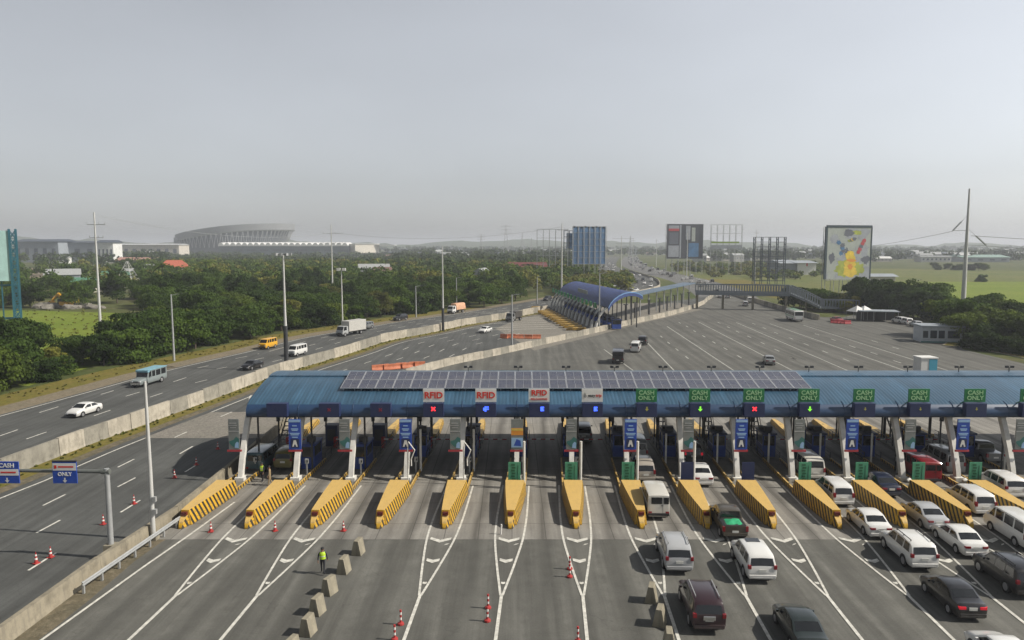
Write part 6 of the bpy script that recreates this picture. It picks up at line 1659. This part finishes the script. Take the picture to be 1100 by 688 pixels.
# ================================================================== trees
def crown_mesh(seed, R, Hh, nl, leaf, flat=.75, squash=1.0, lowz=.30, nc=11):
    r = np.random.default_rng(seed); cl = []
    for k in range(nc):
        a = r.uniform(0,2*pi); q = R*r.uniform(.15,.80)
        cl.append((q*cos(a), q*sin(a), Hh*r.uniform(lowz,.86)*squash, R*(r.uniform(.20,.46) if nc > 12 else r.uniform(.30,.52))))
    cl.append((0,0,Hh*.55,R*.6))
    cl = np.array(cl); idx = r.integers(0,len(cl),nl); c = cl[idx]
    d = r.normal(size=(nl,3)); d /= np.linalg.norm(d,axis=1)[:,None]; d[:,2] = np.where(d[:,2] < -.35, -d[:,2], d[:,2])
    rad = c[:,3]*r.uniform(.6,1.22,nl)
    P = c[:,:3]+d*rad[:,None]*np.array([1,1,flat])
    nrm = d*.9+r.normal(size=(nl,3))*.55; nrm /= np.linalg.norm(nrm,axis=1)[:,None]
    up = r.normal(size=(nl,3)); u = np.cross(nrm,up); u /= np.linalg.norm(u,axis=1)[:,None]; v = np.cross(nrm,u)
    s = (leaf*r.uniform(.6,1.5,nl))[:,None]
    V_ = np.stack([P-u*s*.55-v*s*.25, P+u*s*.1-v*s*.6, P+u*s*.6+v*s*.1, P-u*s*.05+v*s*.62],1).reshape(-1,3)
    F_ = np.arange(nl*4).reshape(nl,4)
    return V_, F_, cl
def np_mesh(name, V_, F_, mats, mi=None):
    me = bpy.data.meshes.new(name); n, m = len(V_), len(F_)
    me.vertices.add(n); me.vertices.foreach_set('co', V_.astype(np.float32).ravel())
    me.loops.add(m*4); me.loops.foreach_set('vertex_index', F_.astype(np.int32).ravel())
    me.polygons.add(m); me.polygons.foreach_set('loop_start', np.arange(m,dtype=np.int32)*4)
    for x in mats: me.materials.append(x)
    if mi is not None: me.polygons.foreach_set('material_index', mi)
    me.update(calc_edges=True); me.validate(); return me
TP = []
def tree_proto(seed, R, Hh, nl, leaf, mat, label, flat=.75, name='tree', trunk=.22, lowz=.15):
    t = thing(name, label, 'tree', group='trees of the roadside wood')
    V_, F_, cl = crown_mesh(seed, R, Hh, int(nl*1.35), leaf*.82, flat, 1.0, lowz, 24)
    o = bpy.data.objects.new('crown', np_mesh('crown', V_, F_, [mat])); COL.objects.link(o); o.parent = t
    mb = MB(); mb.tube([(0,0,-.1),(.1,.05,Hh*.25),(.0,.1,Hh*.55)], [trunk,trunk*.8,trunk*.4], 7)
    for k in range(5): c = cl[k]; mb.tube([(.05,.05,Hh*.25),(c[0]*.8,c[1]*.8,c[2])], [trunk*.5,trunk*.15], 5)
    mb.build('trunk', M['bark'], t); TP.append([t,[]]); return t
L_ = ['dark rounded broadleaf tree in the roadside wood', 'spreading dark green tree in the roadside wood', 'mid green bushy tree in the roadside wood', 'yellowish green tree in the roadside wood', 'tall uneven tree in the roadside wood', 'small bushy tree at the edge of the wood']
tree_proto(1, 4.6, 8.2, 5200, .40, M['leaf'], L_[0])
tree_proto(2, 5.6, 7.6, 6000, .42, M['leaf'], L_[1], .6)
tree_proto(3, 4.2, 7.4, 5000, .38, M['leaf2'], L_[2], lowz=.12)
tree_proto(4, 4.4, 8.6, 4600, .4, M['leaf3'], L_[3])
tree_proto(5, 4.8, 10.5, 5600, .42, M['leaf'], L_[4], .9)
tree_proto(6, 3.4, 4.4, 4200, .34, M['leaf'], L_[5], .8, 'shrub', lowz=.05); TP[5][0]['category'] = 'shrub'
def palm():
    t = thing('palm_tree', 'coconut palm rising above the dark trees', 'palm tree', group='coconut palms in the wood')
    mb = MB(); mb.tube([(0,0,0),(.3,0,4),(.5,.1,9.5)], [.2,.16,.13], 8); mb.build('trunk', M['bark'], t)
    mb = MB(); r = random.Random(3)
    for k in range(16):
        a = 2*pi*k/16+r.uniform(-.2,.2); e = r.uniform(-.1,.9); pts = []
        for j in range(7):
            f = j/6; q = 3.6*f; pts.append(Vector((.5+q*cos(a)*cos(e*.7), .1+q*sin(a)*cos(e*.7), 9.5+q*sin(e)-2.3*f*f)))
        for j in range(6):
            w = .55*(1-j/6.5); side = Vector((-sin(a),cos(a),0))*w; dn = Vector((0,0,-w*.5))
            mb.quad(pts[j],pts[j]+side+dn,pts[j+1]+side*.8+dn,pts[j+1]); mb.quad(pts[j],pts[j]-side+dn,pts[j+1]-side*.8+dn,pts[j+1])
    mb.build('crown', M['leaf2'], t); return t
R9 = random.Random(77); trees = []
def inpoly(x, y, P):
    c = False; j = len(P)-1
    for i in range(len(P)):
        if (P[i][1] > y) != (P[j][1] > y) and x < (P[j][0]-P[i][0])*(y-P[i][1])/(P[j][1]-P[i][1])+P[i][0]: c = not c
        j = i
    return c
FRONT = smooth_line(offset_line(MEDN, -33.5), 3)
def fr_x(y):                                           # x of the wood's front edge at a given y
    b = min(FRONT, key=lambda p: abs(p.y-y)); return b.x
cand = []
# front rows along the verge
for row, (d, st) in enumerate(((-33.5,3.6),(-38.5,4.6),(-45,5.6),(-54,8))):
    L = offset_line(MEDN, d); acc = 0; nxt = R9.uniform(0,5)
    for a, b in zip(L, L[1:]):
        acc += (b-a).length
        if acc > nxt:
            nxt = acc+st*R9.uniform(.75,1.3); p = b+Vector((R9.uniform(-1.5,1.5),R9.uniform(-1.5,1.5),0))
            if p.y > 72: cand.append((p.x,p.y,row))
fieldpoly = [(p.x,p.y) for p in (G(172,378),G(158,333),G(20,331),G(-60,331),G(-90,410),G(22,405))]
def in_wood(x, y):
    if inpoly(x,y,fieldpoly): return False
    if y < 246 and x > fr_x(y)-12: return False
    if y >= 246 and x > -8-(y-246)*.0+ (y-246)*.30: return False
    px = x/y*800+550
    if 18 < px < 152 and y > 232 and R9.random() < .95: return False
    return -80 < px < 640
near = []
for k in range(5200):
    y = 100+520*R9.random()**.8; x = R9.uniform(-.80*y, .14*y)
    if not in_wood(x, y): continue
    near.append((x,y))
near.sort(key=lambda p: p[1])
picked = []; cell = {}
def ok(x, y, dmin):
    gx, gy = int(x//8), int(y//8)
    for i in range(gx-1,gx+2):
        for j in range(gy-1,gy+2):
            for (a,b) in cell.get((i,j),()):
                if (a-x)**2+(b-y)**2 < dmin*dmin: return False
    cell.setdefault((gx,gy),[]).append((x,y)); return True
for x,y,row in cand: cell.setdefault((int(x//8),int(y//8)),[]).append((x,y))
mid_ = [(x,y) for x,y in near if ok(x,y,7.0 if y < 320 else 8)]
def put_tree(k, x, y, s, lab=None, grp=None):
    q = TP[k]; o = place(q[0], q[1], (x,y,-.05), R9.uniform(0,6.28)); o.scale = (s*R9.uniform(.9,1.1),s*R9.uniform(.9,1.1),s*R9.uniform(.9,1.12))
    if grp: o['group'] = grp
    o['label'] = lab or L_[k]
    return o
ntree = 0
for x,y,row in cand:
    if inpoly(x,y,fieldpoly) and row > 2: continue
    px = x/y*800+550
    low = px < 175 and row < 3
    k = R9.choices((0,1,2,3,4,5), (1.5,1,2,.2,.3,6) if row == 0 else (4,4,3,.3,1,2) if row == 1 else (5,5,2,.7,2,0))[0]
    if 38 < px < 68 and row > 1: continue
    s = (R9.uniform(.9,1.1)*(.9 if px < 38 else .5 if px < 66 else .64 if px < 112 else .92) if low else R9.uniform(.75,1.0))*(1.3 if k == 5 else 1)
    put_tree(k, x, y, s); ntree += 1
LIMN = 250
mid_near = mid_[:max(0,LIMN-ntree)]; rest = mid_[max(0,LIMN-ntree):]
for x,y in mid_near:
    px = x/y*800+550
    k = R9.choices((0,1,2,3,4,5),(5,5,3,2.2 if 280 < px < 360 or px > 590 else .7,3,.3))[0]
    put_tree(k, x, y, R9.uniform(.8,1.15))
pl = palm(); used = []
for (x, y, l) in ((222,312,'coconut palm above the dark trees near the orange roofed house'),(228,309,'second coconut palm beside the first, before the arena'),(176,322,'coconut palm in front of the pale house in the trees'),(631,299,'lone palm silhouetted against the big blue billboard')):
    p = G(x, y); o = place(pl, used, (p.x,p.y,0), R9.uniform(0,3), l); o.scale = (1.35,)*3
# woods behind as one mass, larger leaf clumps with distance
def mass(name, pts, lab_mat, seed, leafk=.0022):
    r = np.random.default_rng(seed); VV = []; n0 = 0
    for (x, y, R, Hh, nl) in pts:
        V_, F_, _ = crown_mesh(int(r.integers(1e9)), R, Hh, nl, max(.7,leafk*y), .8)
        VV.append(V_+np.array([x,y,0]))
    V_ = np.concatenate(VV); F_ = np.arange(len(V_)).reshape(-1,4)
    fm = r.integers(0,len(lab_mat),len(VV)); mi = np.concatenate([np.full(len(v)//4, fm[i]) for i, v in enumerate(VV)]).astype(np.int32)
    o = bpy.data.objects.new(name, np_mesh(name, V_, F_, lab_mat, mi)); COL.objects.link(o); o['kind'] = 'stuff'; return o
pts = [(x,y,R9.uniform(4,5.6),R9.uniform(7,10.5),420 if y < 350 else 260) for x,y in rest]
mass('woods', pts, [M['leaf'],M['leaf'],M['leaf2'],M['leaf3']], 3)
pts = []
for k in range(2600):
    Y = R9.choice((R9.uniform(430,900),R9.uniform(600,1500),R9.uniform(900,2700))); px = R9.uniform(-60,1160); X = (px-550)/800*Y
    if Y < 780 and 700 < px: continue
    if 10 < px < 150 and Y < 850 and R9.random() < .75: continue
    if px > 700 and Y < 900: continue
    if Y < 1300 and 640 < px < 730: continue
    if Y < 700 and px > 560 and px < 660 and R9.random() < .5: continue
    R = R9.uniform(5,8)*(1+.25*Y/1500); hs_ = .5 if 185 < px < 425 and Y < 1500 else 1; pts.append((X,Y,R,hs_*R9.uniform(7,11)*(1+.28*Y/1500),90 if Y < 1000 else 46))
mass('distant_woods', pts, [M['leaf'],M['leaf2']], 4, .0024)
# yellow green scrub behind the arched roof
pts = []
for k in range(150):
    px = R9.uniform(600,675); Y = R9.uniform(300,440); X = (px-550)/800*Y
    if px > 655 and Y < 330: continue
    pts.append((X,Y,R9.uniform(2.6,4.2),R9.uniform(3.5,6.5),260))
mass('scrub', pts, [M['leaf3'],M['leaf2']], 6)
# shrubs of the central grassland
pts = []
for k in range(210):
    px = R9.uniform(722,890); Y = R9.choice((R9.uniform(430,640),R9.uniform(560,760))); X = (px-550)/800*Y
    if X < 128 and Y < 640: continue
    pts.append((X,Y,R9.uniform(1.2,5)**1.0,R9.uniform(.8,4.6),120))
mass('grassland_shrubbery', pts, [M['leaf2'],M['leaf3']], 7)
# hedge trees on the right of the plaza: individuals
GRH = 'trees along the far side of the plaza'
def hedge(a, b, n, ks, s0, s1, lab, jitter=2.0):
    A, B = G(*a), G(*b)
    for k in range(n):
        q = A.lerp(B, (k+.5)/n); o = put_tree(R9.choice(ks), q.x+R9.uniform(-jitter,jitter), q.y+R9.uniform(-jitter,jitter), R9.uniform(s0,s1), lab, GRH)
hedge((852,330),(884,334),7,(0,1),.75,.95,'dark tree behind the footbridge stairs')
hedge((856,324),(885,327),5,(0,2),.7,.9,'dark tree behind the footbridge stairs')
hedge((888,335),(922,337),9,(3,2),.42,.62,'yellowish shrub below the colourful billboard',1.5)
hedge((890,330),(925,331),7,(3,),.5,.7,'yellowish shrub below the colourful billboard',1.5)
hedge((925,334),(1000,344),13,(0,1,4),.9,1.15,'dark tree in the thick hedge behind the tents and parked cars')
hedge((925,329),(1010,338),12,(0,2,1),.95,1.2,'dark tree in the thick hedge behind the tents and parked cars')
hedge((1003,345),(1042,350),8,(2,1,0),.85,1.05,'tree of the hedge between the lay-by and the huge white pole')
hedge((1018,360),(1052,371),8,(0,2,5),.95,1.25,'very dark tree right behind the guard house')
hedge((1040,362),(1110,374),14,(0,2,5),.85,1.15,'dark tree at the frame edge above the grass kerb')
hedge((1050,352),(1130,362),11,(0,2,1),.85,1.1,'tree of the second row behind the grass kerb at the frame edge')
hedge((1040,373),(1112,383),20,(5,),.40,.75,'small shrub on the grass kerb at the frame edge',1.0)
p = G(1054,303); put_tree(5, p.x, p.y, 1.0, 'single round tree out in the open green field', 'lone tree')
hedge((1000,290),(1060,291),9,(5,2),.9,1.2,'tree at the edge of the town beyond the grassland')
for q in TP:
    if not q[1]: bpy.data.objects.remove(q[0])
# tufts along the verge
TL_ = offset_line(MEDN, .9)
pts = []
for k in range(420):
    q = R9.choice(TL_); pts.append((q.x+R9.uniform(-.7,.5)+.2,q.y+R9.uniform(-2,2),.16,.12,9))
def tufts(name, pts, mat, leaf):
    r = np.random.default_rng(9); VV = []
    for (x,y,R,Hh,nl) in pts:
        V_, F_, _ = crown_mesh(int(r.integers(1e9)), R, Hh, nl, leaf, .8); VV.append(V_+np.array([x,y,0]))
    V_ = np.concatenate(VV); o = bpy.data.objects.new(name, np_mesh(name, V_, np.arange(len(V_)).reshape(-1,4), [mat])); COL.objects.link(o); o['kind'] = 'stuff'
tufts('grass_tufts', pts, M['leaf3'], .16)
TL_ = offset_line(MEDN, -27.5); pts = []
for k in range(350):
    q = R9.choice(TL_)
    if 60 < q.y < 215: pts.append((q.x+R9.uniform(-2.8,2.6),q.y+R9.uniform(-2,2),R9.uniform(.15,.3),R9.uniform(.06,.16),8))
tufts('verge_weeds', pts, m_leaf('dry_weed', (.19,.18,.045), (.25,.22,.07)), .2)
pts = []
for k in range(160):
    q = G(R9.uniform(20,165), R9.uniform(334,372)); pts.append((q.x,q.y,R9.uniform(.3,.8),R9.uniform(.1,.3),7))
tufts('field_weeds', pts, M['leaf3'], .3)
